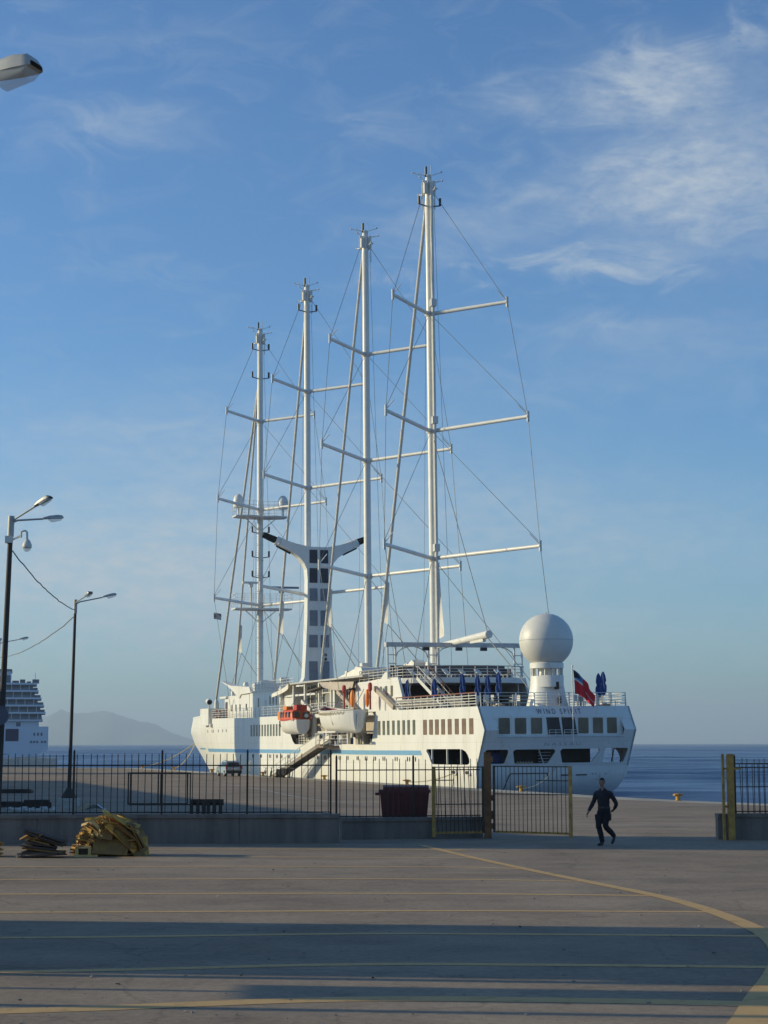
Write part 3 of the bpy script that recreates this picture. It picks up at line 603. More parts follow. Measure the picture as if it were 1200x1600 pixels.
# ------------------------------------------------------------------ street lamps
def lamp_head_mb():
    h = MB()
    prof = [(-0.05, 0.05, 0.03), (0.0, 0.10, 0.08), (0.22, 0.14, 0.15), (0.55, 0.17, 0.19), (0.76, 0.165, 0.165), (0.82, 0.14, 0.07)]
    def fn(u, v):
        i = min(len(prof) - 2, int(u * (len(prof) - 1))); f = u * (len(prof) - 1) - i
        x, w, hh = (lerp(prof[i][k], prof[i + 1][k], f) for k in range(3)); a = math.pi * v
        c, s2 = math.cos(a), math.sin(a)
        return (x, math.copysign(abs(c) ** 0.32, c) * w, abs(s2) ** 0.38 * hh)
    h.grid(fn, 15, 10); h.grid(lambda u, v: (lambda a, b: (a[0], lerp(a[1], b[1], v), .004))(fn(u, 0), fn(u, 1)), 15, 1); h.bb((-0.04, -0.07, -0.02), (0.28, 0.07, 0.01)); return h
HEAD = lamp_head_mb().mesh('lamp_head', LAMPG, True)
LENSM = MB().grid(lambda u, v: (lerp(0.24, 0.78, u), math.copysign(abs(math.cos(math.pi * v)) ** .6, math.cos(math.pi * v)) * 0.15, -abs(math.sin(math.pi * v)) ** .6 * 0.21 * (1 - 0.5 * u) * min(1, 5 * u + .1) * min(1, 8 * (1.02 - u))), 16, 12).mesh('lens', LENS, True)
def lamp_post(loc, H, label, arms, lean=(0, 0), cone=False, r=0.12, collar=True):
    t = empty('street_lamp', loc, label, 'street lamp', (lean[1], lean[0], 0), group='street lamps along the quay yard')
    MB().tube([(0, 0, -0.6 if not cone else 0), (0, 0, H - 0.75)], r, 12, r1=r * 0.72).build('pole', POLE, t, True)
    MB().tube([(0, 0, H - 0.75), (0, 0, H)], r * 0.95, 12).build('bracket', LAMPG, t, True)
    if cone:
        MB().lathe([(0.42, 0.0), (0.40, 0.06), (0.2, 0.42), (0.17, 0.5)], 12).build('base_cone', POLE, t, True)
        MB().bb((-0.5, -0.5, -0.5), (0.5, 0.5, -0.002)).build('pedestal', CONCL, t)
    for az, L, up in arms:
        a = rad(az); tip = Vector((math.cos(a) * L, math.sin(a) * L, H - 0.12 + up))
        ar = MB().tube([(0, 0, H - 0.25), (math.cos(a) * .25, math.sin(a) * .25, H - 0.15 + up * 0.15), tip], 0.035, 8).build('arm', LAMPG, t, True)
        el = -math.atan2(up, L)
        hd = inst('lamp_head', HEAD, t, tip, (0, el, a), (1, 1, 1) if loc[1] < 30 else (.92, .85, .72)); inst('lens', LENSM, hd)
    return t
P1 = (-13.62, 63.0, gz(63)); H1 = 10.95 - P1[2]
lp1 = lamp_post(P1, H1 - .12, 'tall dark lamp post at the left with two heads and a dome camera', [(-32, 1.15, 0.42), (32, 1.2, 0.12)], lean=(rad(1.2), 0), r=0.125)
P2 = (-16.6, 94.2, gz(94.2) + 0.42)
lp2 = lamp_post(P2, 10.35 - P2[2], 'thinner lamp post with a cone foot behind the left fence', [(-62, 1.7, 0.2), (20, 1.45, 0.3)], lean=(rad(0.7), 0), cone=True, r=0.105)
P3 = (-30.9, 142.0, gz(142)); lp3 = lamp_post(P3, 10.9 - P3[2], 'far lamp post at the left edge with one thin arm', [(0, 1.6, 0.25), (100, 1.4, 0.25)], r=0.11)
P4 = (-6.14, 21.6, 0); lp4 = lamp_post(P4, 10.98, 'near lamp whose grey head enters at the upper left corner', [(-22, 1.2, 0.05), (150, 1.2, 0.3)], r=0.11)
# dome camera on the first post
t = empty('dome_camera', (-13.2, 62.75, 10.25), 'pale dome security camera hanging from a bracket on the tall left lamp post', 'security camera'); t.scale = (.85, .85, .78)
MB().bb((-0.42, 0.05, -0.52), (-0.14, 0.35, -0.2)).build('junction_box', OFFW, t); MB().bar((-0.2, 0.1, -0.42), (0.3, -0.05, -0.2), 0.07).build('bracket_arm', OFFW, t)
MB().tube([(0.28, -0.05, -0.3), (0.28, -0.05, -0.05), (0.33, -0.05, 0.0), (0.46, -0.05, 0.02), (0.53, -0.05, -0.06), (0.54, -0.05, -0.4)], 0.045, 8).build('gooseneck', OFFW, t, True)
MB().lathe([(0.05, 0.0), (0.13, -0.1), (0.2, -0.28), (0.2, -0.4), (0.19, -0.42)], 14, (0.54, -0.05, -0.36)).build('housing', OFFW, t, True)
MB().lathe([(0.18, 0), (0.16, -0.08), (0.1, -0.15), (0.01, -0.18)], 14, (0.54, -0.05, -0.78)).build('dome', LENS, t, True)
# road sign seen edge-on / from behind on the first post
t = empty('road_sign', (-13.55, 62.78, 3.15), 'round sign with a panel below it fixed on the tall left lamp post', 'road sign')
MB().tube([(-.06, 0, 0.55), (-.06, 0.03, 0.55)], 0.36, 24).build('disc', mat('grey_sign_back', (0.10, 0.10, 0.14), 0.5, var=0.1), t)
MB().bb((0.2, 0, -0.35), (0.66, 0.03, 0.08)).build('panel', mat('purple_grey_panel', (0.17, 0.13, 0.15), 0.6, var=0.1), t)
def cable(a, b, sag, name, label, r=0.02, n=26, wob=0.0):
    a, b = Vector(a), Vector(b); rnd = random.Random(8)
    pts = [a.lerp(b, i / n) + Vector((rnd.uniform(-wob, wob), 0, -4 * sag * (i / n) * (1 - i / n) + rnd.uniform(-wob, wob))) for i in range(n + 1)]
    return tag(MB().tube(pts, r, 6).build(name, WIRE, None, True), label, 'cable')
cable((-13.3, 63.0, 9.55), (-16.45, 94.2, 9.75), 0.3, 'overhead_cable', 'sagging twisted cable between the tall lamp post and the thinner one', 0.024, wob=0.02)
cable((-16.45, 94.2, 9.5), (-30.8, 142.0, 9.6), 0.5, 'overhead_cable', 'sagging cable from the thinner lamp post to the far one at the left edge', 0.028, wob=0.02)

# ------------------------------------------------------------------ unseen buildings and posts outside the left edge, shaped to throw the long shadows
def shed(name, a, b, w, h, label, m, roof=0.0):
    """long shed: (a)-(b) is its side nearest to the quay"""
    a, b = Vector((*a, 0)), Vector((*b, 0)); d = b - a; L = d.length
    t = empty(name, a, label, 'building', (0, 0, math.atan2(d.y, d.x)))
    MB().bb((0, 0, -1.5), (L, w, h)).build('wall', m, t)
    MB().bb((-0.3, -0.3, h), (L + 0.3, w + 0.3, h + 0.25)).build('roof', mat('grey_roof_sheet', (0.3, 0.3, 0.3), 0.6), t)
    wn = MB().bb((-0.7, -0.06, -0.6), (0.7, 0.0, 0.6)).mesh('window', GLASS)
    for i in range(int(L / 5)): inst('window', wn, t, (2.5 + i * 5, 0, h * 0.6))
    MB().bb((L * .5 - 1.5, -0.08, 0), (L * .5 + 1.5, 0, 3.2)).build('door', RUST, t)
    return t
PLAST = mat('cream_plaster', (0.5, 0.45, 0.36), 0.9, var=0.1, scale=0.5, bump=0.2)
shed('shading_block', (-33.5, 51.9), (-35.4, 57.4), 3.0, 15.5, 'unseen tall cream block added to shade the gate', PLAST)  # unseen block, added so the shadow band runs on past the gate
shed('harbour_warehouse', (-35.5, 57.6), (-72.0, 172.0), 14.0, 11.6, 'long cream warehouse beside the yard', PLAST)
t = empty('unseen_pole', (-12.5, 19.9, 0), 'tall plain unseen pole throwing the thin shadow line', 'mast')  # unseen pole, set where its shadow draws the thin line
MB().tube([(0, 0, -.3), (0, 0, 9.5)], .11, 10, r1=.07).build('pole', POLE, t, True); MB().lathe([(.25, 0), (.22, .1), (.1, .14)], 10).build('foot', STEEL, t)
shed('harbour_office', (-15.0, 23.6), (-15.0, 28.9), 7.0, 7.4, 'small cream harbour office beside the parking bays', PLAST)
t = empty('shading_tower', (-60.5, 209.85, -0.7), 'unseen square silo on the quay', 'tower', (0, 0, rad(-6.5)))  # unseen tower, added to throw the dark band on the hull
MB().bb((-5.0, -5.0, -0.5), (5.0, 5.0, 22.8)).build('shaft', CONCL, t); MB().bb((-5.2, -5.05, 22.8), (5.2, 5.05, 23.2)).build('roof', CONCL, t)
for z in (3.5, 8.5, 13.5, 18.5): MB().bb((-0.6, -5.08, z), (0.6, -5.0, z + 1.4)).build('window', GLASS, t)
t = empty('shadow_panel', (-14.0, 21.35, 0), 'unseen panel on a post added to cast the second shadow band', 'shadow caster')  # unseen panel, height and width chosen for the second shadow band
MB().tube([(0, 0, -.3), (0, 0, 4.0)], .06, 8).build('post', STEEL, t); MB().bb((-.04, -.55, 3.7), (.04, .55, 6.4)).build('panel', PLAST, t)
# low pale wall at the end of the quay
t = empty('breakwater_wall', (-66.5, 281.5, -2.9), 'low tan stone wall beyond the quay end in front of the white cruise ship', 'sea wall')
for i in range(5): MB().bb((-14 + i * 5.7, 0, 0), (-14 + i * 5.7 + 5.6, 3, 3.4 - 0.06 * (i % 2))).build('stone_block', CONCL, t)

# ------------------------------------------------------------------ the white sailing cruise ship (x to the bow, y to port, z up from the water)
SHIP_O = Vector((4.92, 170.32, WATER_Z)); SHIP_R = Euler((rad(-0.5), 0, rad(109.6)))
SM = Matrix.Translation(SHIP_O) @ SHIP_R.to_matrix().to_4x4()
def sp(x, y, z): return SM @ Vector((x, y, z))
ship = empty('sailing_ship', SHIP_O, 'white cruise ship with four tall bare masts moored along the quay', 'ship', SHIP_R)
# --- hull
def bdeck(x, sd=1):
    return interp([(-28.8, 6.92 if sd > 0 else 6.5), (-4, 7.85), (10, 7.9), (52, 7.9)], x)
STEM = [(-1, 84.5), (0, 86.0), (1.9, 88.8), (3.5, 92.2), (5.4, 96.6), (7.1, 98.6), (8.5, 97.0), (9.5, 96.0)]
def half(x, z, sd=1):
    xs = interp(STEM, z); L = lerp(60, 50, min(1, max(0, z / 8.5))); t = max(0, min(1, (xs - x) / L))
    full = 7.9 - 0.25 * max(0, 3 - z) / 3
    return full * (1 - (1 - t) ** lerp(1.9, 2.0, min(1, max(0, z / 8.5)))) if x > 0 else bdeck(x, sd) - 0.25 * max(0, 3 - z) / 3
def ztop(x):
    if x < 20.3: return 5.42
    if x < 23.6: return 5.42 + 3.03 * sstep(20.3, 23.6, x)
    return interp([(23.6, 8.45), (40, 8.45), (60, 8.62), (80, 8.72), (101, 8.8)], x)
us = [0] + [i / 130 for i in range(1, 131)]
def hullfn(side):
    def fn(u, v):
        x0 = lerp(-4.0, 97.0, u); zt = ztop(x0); z = -1 + v * (zt + 1); x = lerp(-4.0, interp(STEM, z), u)
        return (x, side * half(x, z), z)
    return fn
mb = MB()
for s_ in (1, -1): mb.grid(hullfn(s_), 150, 22)
mb.build('hull', WHITE, ship, True)
# aft hull: flat side panels with the big mooring deck openings
SIDEHOLE = [(-16.85, 4.85), (-17.05, 5.0), (-23.8, 5.02), (-24.4, 4.98), (-25.0, 4.82), (-25.4, 4.55), (-25.65, 4.25), (-25.72, 4.0), (-25.6, 3.83), (-25.2, 3.76), (-18.4, 3.73), (-18.0, 3.78), (-17.7, 4.05), (-17.4, 4.45)]
SIDE = [(-27.4, 8.42), (-28.7, 6.5), (-27.0, 3.55), (-4.0, 3.55), (-4.0, 5.42), (-4.25, 5.8), (-4.5, 6.5), (-4.95, 7.9), (-5.3, 8.42)]
for s_ in (1, -1):
    plate(SIDE, [SIDEHOLE], lambda u, v, w, s_=s_: (u, s_ * (bdeck(u, s_) - w), v), 0.18, 'aft_hull_side', WHITE, ship)
def lowx(z): return interp([(-1, -20), (0, -22.5), (1.0, -24.4), (1.8, -25.9), (2.7, -26.7), (3.55, -27.0)], z)
def loww(x, z, sd=1): return half(x, z, sd) - max(0, 3.55 - z) ** 1.5 * 0.17 * sstep(-8, -27, x)
mb = MB()
for s_ in (1, -1): mb.grid(lambda u, v: (lambda z: (lambda x: (x, s_ * loww(x, z, s_), z))(lerp(lowx(z), -4.0, u)))(lerp(-1, 3.55, v)), 16, 10)
mb.grid(lambda u, v: (lambda z: (lowx(z), lerp(-loww(lowx(z), z, -1), loww(lowx(z), z, 1), u), z))(lerp(-1, 3.55, v)), 12, 10)
mb.build('aft_hull_bottom', WHITE, ship, True)
def tx(z): return interp([(3.55, -27.0), (6.5, -28.7), (8.42, -27.4)], z)
TW, TS = 6.95, 6.53
REC = (5.72, -5.5)
UP = [(-TS, 8.42), (-TS, 6.5), (REC[1], 6.5), (REC[1] + 0.1, 7.52), (REC[0] - 0.1, 7.52), (REC[0], 6.5), (TW, 6.5), (TW, 8.42)]
plate(UP, [], lambda u, v, w: (tx(v) + w, u, v), 0.15, 'upper_transom', WHITE, ship)
LOWH = [rrect(4.45, 3.83, 6.5, 4.95, 0.2, ll=0.1, lr=-0.1), rrect(0.32, 3.82, 4.05, 4.95, 0.22, lr=-0.25, ll=0.35), rrect(-3.65, 3.84, -0.1, 4.97, 0.22, ll=0.45, lr=-0.3), rrect(-6.2, 3.86, -4.1, 5.0, 0.15, ll=0.15, lr=0)]
LO = [(-TS, 6.5), (-TS, 3.55), (TW, 3.55), (TW, 6.5), (REC[0], 6.5), (REC[0] - 0.05, 5.95), (REC[1] + 0.05, 5.95), (REC[1], 6.5)]
plate(LO, LOWH, lambda u, v, w: (tx(v) + w, u, v), 0.15, 'lower_transom', WHITE, ship)
MB().bb((-28.12, -5.6, 5.9), (-28.0, 5.85, 7.6)).build('transom_recess_wall', WHITE, ship)
MB().prism([(-28.48, 5.95), (-28.12, 6.12), (-28.12, 5.9), (-28.40, 5.9)], lambda u, v, w: (u, w, v), -5.45, 5.68).build('recess_sill', WHITE, ship)
for a, b in [(5.46, 4.50), (4.05, 3.07), (2.64, 1.67), (-1.55, -2.46), (-2.87, -3.76), (-4.15, -5.02)]:
    fr = MB().prism(rrect(b - .03, 6.17, a + .03, 7.5, .1), lambda u, v, w: (w, u, v), -28.14, -28.11).build('stern_window', OFFW, ship)
    MB().prism(rrect(b, 6.2, a, 7.47, .08), lambda u, v, w: (w, u, v), -28.16, -28.12).build('pane', GLASSB, fr)
for a, b in [(1.24, 0.08), (-0.11, -1.32)]:
    fr = MB().prism([(b - 0.15, 6.0), (b + 0.1, 7.5), (a + 0.05, 7.5), (a - 0.1, 6.0)], lambda u, v, w: (w, u, v), -28.15, -28.11).build('balcony_door', DARK, ship)
    rl = MB()
    for z in (6.1, 6.3, 6.5): rl.bar((-28.55, a, z), (-28.55, b, z), 0.035)
    for k in range(3): rl.bar((-28.55, lerp(a, b, k / 2), 5.95), (-28.55, lerp(a, b, k / 2), 6.5), 0.035)
    rl.build('balcony_rail', OFFW, fr)
# door outline, slots and rubbing marks low on the stern
def stern_pt(z): return lowx(z) if z < 3.55 else tx(z)
mb = MB()
L = [(4.15, 1.7), (4.1, 2.75), (3.95, 3.02), (0.75, 3.02), (0.62, 2.9), (0.75, 1.5)]
for p, q in zip(L, L[1:]): mb.bar((stern_pt(p[1]) - .03, p[0], p[1]), (stern_pt(q[1]) - .03, q[0], q[1]), 0.07)
mb.build('stern_door_seam', BLACK, ship)
for a, b in ((-0.54, -1.55), (-1.9, -2.88)): MB().bb((stern_pt(2.84) - .05, b, 2.79), (stern_pt(2.84) + .05, a, 2.89)).build('stern_slot', BLACK, ship)
for y in (-3.4, -3.7, -4.6): MB().bb((stern_pt(2.9) - .03, y - .04, 2.86), (stern_pt(2.9) + .03, y + .04, 2.96)).build('stern_scupper', GREYP, ship)
def stern_text(s, y0, y1, z, size, m, name):
    V, F = text_mesh(s, size, 1.55); x0 = min(v[0] for v in V); x1 = max(v[0] for v in V); k = (y1 - y0) / (x1 - x0)
    vs = [(tx(z + v[1]) - 0.03, y0 + (v[0] - x0) * k, z + v[1]) for v in V]
    o = MB().add(vs, F).build(name, m, ship)
LETT = mat('faded_blue_lettering', (0.045, 0.06, 0.10), 0.6, var=0.3, scale=3)
LETT2 = mat('faint_lettering', (0.36, 0.38, 0.42), 0.6, var=0.3, scale=3)
stern_text('WIND SPIRIT', 1.95, -2.0, 7.78, 0.62, LETT, 'ship_name'); stern_text('NASSAU', 1.45, -1.75, 5.24, 0.36, LETT2, 'home_port')
# stripe, windows, portholes on the port side (and the same on the far side)
def side_strip(x0, x1, z0, z1, name, m, sd, n=60, off=0.015):
    return MB().grid(lambda u, v: (lambda x, z: (x, sd * (half(x, z) + off), z))(lerp(x0, x1, u), lerp(z0, z1, v)), n, 1, sd < 0).build(name, m, ship)
for sd in (1, -1):
    side_strip(-4.05, 63.5, 4.46, 4.86, 'blue_stripe', STRIPE, sd)
    MB().add([(-4.05, sd * (bdeck(-4.05) + .015), 4.46), (-4.05, sd * (bdeck(-4.05) + .015), 4.86), (-15.65, sd * (bdeck(-15.65, sd) + .015), 4.88), (-15.95, sd * (bdeck(-15.95, sd) + .015), 4.48)], [(0, 1, 2, 3)]).build('blue_stripe', STRIPE, ship)
    side_strip(66.0, 74.0, 4.72, 4.92, 'blue_stripe', STRIPE, sd, 20)
SIDEW = MB().prism(rrect(-.36, -.64, .36, .64, .06, 2), lambda u, v, w: (u, w, v), -.02, .02).mesh('cabin_window', mat('curtained_bronze_glass', (0.21, 0.145, 0.10), 0.2, var=0.2, scale=0.8))
SIDEG = MB().prism(rrect(-.26, -.64, .26, .64, .06, 2), lambda u, v, w: (u, w, v), -.02, .02).mesh('cabin_window', mat('green_grey_window_glass', (0.13, 0.14, 0.10), 0.15, var=0.25, scale=0.7))
PORT = MB().prism([(.10 * math.cos(t * .785), .21 * math.sin(t * .785)) for t in range(8)], lambda u, v, w: (u, w, v), -.03, .02).mesh('porthole', GLASS)
SQW = MB().bb((-.16, -.03, -.18), (.16, .02, .18)).mesh('small_window', mat('grey_window', (0.3, 0.29, 0.27), 0.3))
SLOPE = math.atan2(1.05, 24.8)
for sd in (1, -1):
    for xs_, me, zz in (([-6.07, -7.18, -8.27, -9.51, -10.72, -11.92, -13.05, -14.25], SIDEG, 6.88), ([-16.69, -18.0, -19.25, -20.55, -21.9, -23.34, -24.76, -26.2], SIDEW, 6.85)):
        for x in xs_: inst('cabin_window', me, ship, (x, sd * (bdeck(x, sd) + .012), zz), (0, 0, math.atan2(.93, 24.8) if sd > 0 else -math.atan2(1.35, 24.8)), (1.05, 1, 1))
    for i in range(11): inst('cabin_window', SIDEG, ship, (37.35 - i * 1.15, sd * 7.912, 6.95), (0, 0, 0), (1.1, 1, 1))
    for x in [-14.52, -13.9, -13.2, -12.7, -10.32, -9.84, -7.38, -6.94, -5.1, -4.68, -2.83, -2.36, -.4, 0.0, 2.55, 2.98, 4.87, 5.31, 9.54, 10.0, 12.06, 12.4, 14.5, 14.9, 19.0, 19.4, 22.1, 22.55, 24.9, 25.3, 26.66, 27.1, 29.3, 29.8, 33.0, 33.4, 36.4, 36.8]:
        inst('porthole', PORT, ship, (x, sd * (half(x, 4.0, sd) + .015), 4.12))
    for x in (60.0, 57.0, 56.0, 53.0, 50.6, 48.8): inst('small_window', SQW, ship, (x, sd * (half(x, 7.0) + .01), 7.05), (0, 0, -sd * (half(x - .5, 7.05) - half(x + .5, 7.05))))
    for x in (-22.6, -25.3):
        f = MB().prism(rrect(-.55, -.22, .55, .22, .2, 3), lambda u, v, w: (u, w, v), 0, .1).build('fairlead', OFFW, ship, loc=(x, sd * (loww(x, 3.1, sd) - 0.02), 3.12))
        MB().prism(rrect(-.4, -.12, .4, .14, .12, 3), lambda u, v, w: (u, w, v), 0.06, .12).build('fairlead_mouth', BLACK, f)
    for x in (-18.05, -21.2, -24.0): MB().bb((x - .05, sd * (bdeck(x, sd) - .12), 3.78), (x + .05, sd * (bdeck(x, sd) + .01), 5.0)).build('opening_stanchion', WHITE, ship)
for y in (-4.95, -5.75): MB().bar((tx(3.9) + .1, y, 3.86), (tx(4.98) + .1, y, 5.0), 0.06).build('opening_stanchion', DARK, ship)
# --- decks inside
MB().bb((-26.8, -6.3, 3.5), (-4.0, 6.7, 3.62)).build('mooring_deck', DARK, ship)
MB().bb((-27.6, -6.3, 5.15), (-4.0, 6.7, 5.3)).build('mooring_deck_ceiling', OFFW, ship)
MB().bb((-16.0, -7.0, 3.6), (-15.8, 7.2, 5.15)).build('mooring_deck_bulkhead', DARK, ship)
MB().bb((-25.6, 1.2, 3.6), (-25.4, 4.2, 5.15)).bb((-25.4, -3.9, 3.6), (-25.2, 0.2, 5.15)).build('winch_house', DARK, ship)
MB().bb((-26.6, 4.55, 3.65), (-25.8, 6.0, 4.7)).build('blue_tarpaulin', mat('dark_blue_tarpaulin', (0.02, 0.035, 0.12), 0.8), ship)
mb = MB()
for z in (3.95, 4.2, 4.45, 4.7): mb.bar((-27.1, 0.5, z), (-27.1, 1.6, z), .04)
mb.build('inner_ladder', STEEL, ship)
MB().bar((-26.9, 1.0, 3.7), (-26.9, 1.5, 5.1), .08).build('inner_stay', OFFW, ship)
for i in range(6): MB().tube([(-27.3 + .1, 3.6 - i * .25, 3.8), (-27.3 + .1, 3.45 - i * .25, 3.98), (-27.3 + .1, 3.36 - i * .25, 3.8)], .035, 6).build('mooring_rope_coil', ROPE, ship)
MB().add([(-27.3, -6.4, 8.40), (-27.3, 6.85, 8.40), (0, 7.7, 8.40), (0, -7.7, 8.40)], [(0, 1, 2, 3)]).build('aft_deck', TEAK, ship)
MB().bb((-5.2, -7.6, 5.2), (24.0, 7.6, 5.3)).build('boat_deck', OFFW, ship)
WARMW = mat('white_paint_shade_tone', (0.42, 0.36, 0.29), 0.6, var=0.12)  # white paint of the recess, its shade put into this beige
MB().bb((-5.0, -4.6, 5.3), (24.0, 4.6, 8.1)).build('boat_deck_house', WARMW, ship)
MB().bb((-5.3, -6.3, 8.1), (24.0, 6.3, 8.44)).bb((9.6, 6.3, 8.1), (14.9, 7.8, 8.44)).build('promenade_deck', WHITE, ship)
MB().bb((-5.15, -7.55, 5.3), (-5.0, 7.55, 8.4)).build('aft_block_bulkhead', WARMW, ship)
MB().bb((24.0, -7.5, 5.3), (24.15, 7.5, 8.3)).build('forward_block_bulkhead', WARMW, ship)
MB().add([(24, -7.7, 8.43), (24, 7.7, 8.43), (55, 7.7, 8.43), (68, 6.2, 8.5), (82, 3.6, 8.5), (92, 1.3, 8.5), (96.5, 0, 8.5), (92, -1.3, 8.5), (82, -3.6, 8.5), (68, -6.2, 8.5), (55, -7.7, 8.43)], [tuple(range(11))]).build('foredeck', TEAK, ship)
for x in (14.3, 9.7): MB().bb((x, 7.35, 5.3), (x + .45, 7.75, 8.1)).build('boat_deck_pillar', WHITE, ship)
MB().bb((3.6, 7.3, 5.3), (3.85, 7.6, 8.1)).build('boat_deck_pillar', WHITE, ship)
rnd = random.Random(12)
for i in range(26):                                        # winches, chests, vents on the boat deck
    x = rnd.uniform(-4, 23); h = rnd.uniform(.4, 1.3); m = rnd.choice((OFFW, OFFW, STEEL, WHITE, DARK))
    if 9 < x < 15 and i % 2: continue
    MB().bb((x, rnd.uniform(5.0, 6.4), 5.3), (x + rnd.uniform(.3, .9), rnd.uniform(6.6, 7.2), 5.3 + h)).build('deck_locker', m, ship)
for x in (-3, 0.5, 2.2, 11.5, 13.0, 19.5): MB().lathe([(.16, 0), (.16, .9), (.26, .95), (.26, 1.2), (.05, 1.3)], 10, (x, 7.0, 5.3)).build('deck_vent', OFFW, ship)
MB().bb((4.4, 6.6, 5.3), (5.0, 7.3, 6.0)).build('deck_locker', BLUEC, ship)
MB().bb((15.2, 4.6, 5.4), (17.2, 4.7, 8.0)).build('doorway', DARK, ship); MB().bb((6.9, 4.6, 5.4), (9.2, 4.7, 8.0)).build('doorway', DARK, ship)
MB().bb((10.0, 4.62, 5.4), (13.6, 4.72, 7.9)).build('beige_screen', mat('brown_screen', (.22, .16, .11), .6), ship)
# --- bow details
bw = MB().bb((57.2, 5.6, 7.75), (61.5, 8.0, 9.85)).build('bow_wing', WHITE, ship)
MB().bb((57.2, -8.0, 7.75), (61.5, -5.6, 9.85)).build('bow_wing', WHITE, ship)
MB().bb((56.6, 5.9, 7.5), (57.2, 7.9, 7.95)).build('wing_step', OFFW, ship)
for s_ in (1, -1): MB().grid(lambda u, v: (lambda x: (x, s_ * (half(x, 8.6) - .03), 8.5 + v * .55))(lerp(62, 96.6, u)), 30, 1).build('bow_bulwark', WHITE, ship, True)
for x, y, r in ((70, 4.2, .55), (72, 2.6, .5), (66, 5.2, .4)): MB().tube([(x, y - .5, 9.4), (x, y + .5, 9.4)], r, 12).bb((x - .4, y - .4, 8.5), (x + .4, y + .4, 9.1)).build('windlass', OFFW, ship, True)
MB().lathe([(.1, 0), (.1, 1.5)], 8, (70.5, 4.6, 9.0)).build('searchlight_post', OFFW, ship)
sl = MB().tube([(70.9, 4.6, 11.05), (70.2, 4.6, 10.9)], .38, 14).build('searchlight', WHITE2, ship, True); MB().tube([(70.22, 4.6, 10.905), (70.17, 4.6, 10.895)], .31, 14).build('searchlight_lens', DARK, sl)
MB().lathe([(.35, 0), (.3, .9), (.15, 1.3)], 10, (62.6, 5.6, 9.8)).build('deck_vent', WHITE, ship)

# --- forward house and bridge
def house(x0, x1, w, z0, z1, name, m=WHITE): return MB().bb((x0, -w, z0), (x1, w, z1)).build(name, m, ship)
house(45.5, 57.0, 5.95, 8.4, 11.3, 'bridge_house'); house(26.8, 45.5, 5.9, 8.4, 11.45, 'forward_house')
MB().bb((55.5, -6.2, 11.05), (58.6, 6.2, 11.3)).build('bridge_roof_edge', WHITE, ship)
MB().bb((26.8, -6.0, 11.45), (52.0, 6.0, 11.6)).build('forward_roof', OFFW, ship)
MB().bb((40.0, -4.0, 11.6), (45.0, 5.7, 12.5)).build('chart_house', WHITE, ship)
MB().bb((56.98, 3.5, 8.6), (57.05, 5.6, 10.7)).build('bridge_front_door', WOODD, ship)
MB().bb((55.6, 5.9, 8.5), (56.6, 5.99, 10.6)).build('bridge_side_door', WOODD, ship)
for sd in (1, -1):
    wm = MB().bb((-.22, -.03, -.4), (.22, .03, .4)).mesh('house_window', GLASS)
    for x in (53.4, 51.5, 49.6, 46.7): inst('house_window', wm, ship, (x, sd * 5.96, 9.95 - .15))
    ov = MB().prism([(.22 * math.cos(t * .524), .55 * math.sin(t * .524)) for t in range(12)], lambda u, v, w: (u, w, v), -.03, .03).mesh('oval_window', GLASS)
    for x in (36.6, 35.3, 34.0, 32.0): inst('oval_window', ov, ship, (x, sd * 5.91, 10.35))
    inst('house_window', wm, ship, (41.5, sd * 5.91, 10.2), (0, 0, 0), (1, 1, 1.4))
    inst('door', MB().bb((-.35, -.03, -1), (.35, .03, 1)).mesh('door', OFFW), ship, (38.6, sd * 5.92, 9.45))
sail = MB().prism([(58.7, 13.3), (53.5, 12.55), (45.0, 12.15), (44.2, 11.45), (48.8, 11.35), (49.6, 10.9), (52.6, 11.9), (56.0, 12.75)], lambda u, v, w: (u, w, v), 5.2, 6.1).build('wind_wing', WHITE, ship)
for x in (47.0, 49.0, 53, 55): MB().lathe([(.25, 0), (.3, .5), (.1, .8)], 10, (x, 5.4, 11.3)).build('bridge_light', OFFW, ship, True)
MB().lathe([(.05, 0), (.05, 1.1), (.3, 1.15), (.36, 1.5), (.2, 1.8)], 10, (56, 3.5, 11.3)).build('small_radome', WHITE2, ship, True)

# --- veranda amidships
MB().bb((2.0, -6.6, 11.82), (27.0, 6.6, 12.0)).build('veranda_roof', mat('grey_roof_edge', (.46, .45, .42), .5), ship)
for s_ in (1, -1):
    MB().grid(lambda u, v: (lerp(26.5, 33.0, u), s_ * lerp(5.9, 6.75, v) , lerp(11.98, 11.0, u ** 0.65 if u > 0 else 0) - 0.5 * (1 - v) * 0 - .0 * v), 14, 2).build('swooping_awning', CLOTH, ship, True)
    MB().grid(lambda u, v: (lerp(26.5, 33.0, u), s_ * 6.75, lerp(11.98, 11.0, u ** 0.65 if u > 0 else 0) - v * .55 * (1 - .3 * u)), 14, 1).build('awning_valance', CLOTH, ship, True)
MB().bb((5.0, -4.8, 8.44), (31.0, 4.8, 11.8)).build('veranda_glass_house', GLASS, ship)
mb = MB()
for s_ in (1, -1):
    for i in range(13): mb.bb((5 + i * 2.16 - .07, s_ * 4.8 - .06, 8.44), (5 + i * 2.16 + .07, s_ * 4.8 + .06, 11.8))
    for z in (9.0, 10.7, 11.7): mb.bb((5, s_ * 4.8 - .05, z), (31, s_ * 4.8 + .05, z + .12))
mb.build('window_frames', OFFW, ship)
for x in (31.2, 26.2, 22.0, 17.0, 13.0): MB().bb((x - .16, 6.0, 8.44), (x + .16, 6.3, 11.8)).build('veranda_column', WHITE, ship)
MB().bb((17.0, 6.0, 10.55), (30.0, 6.12, 10.75)).build('veranda_rail_beam', WHITE, ship)
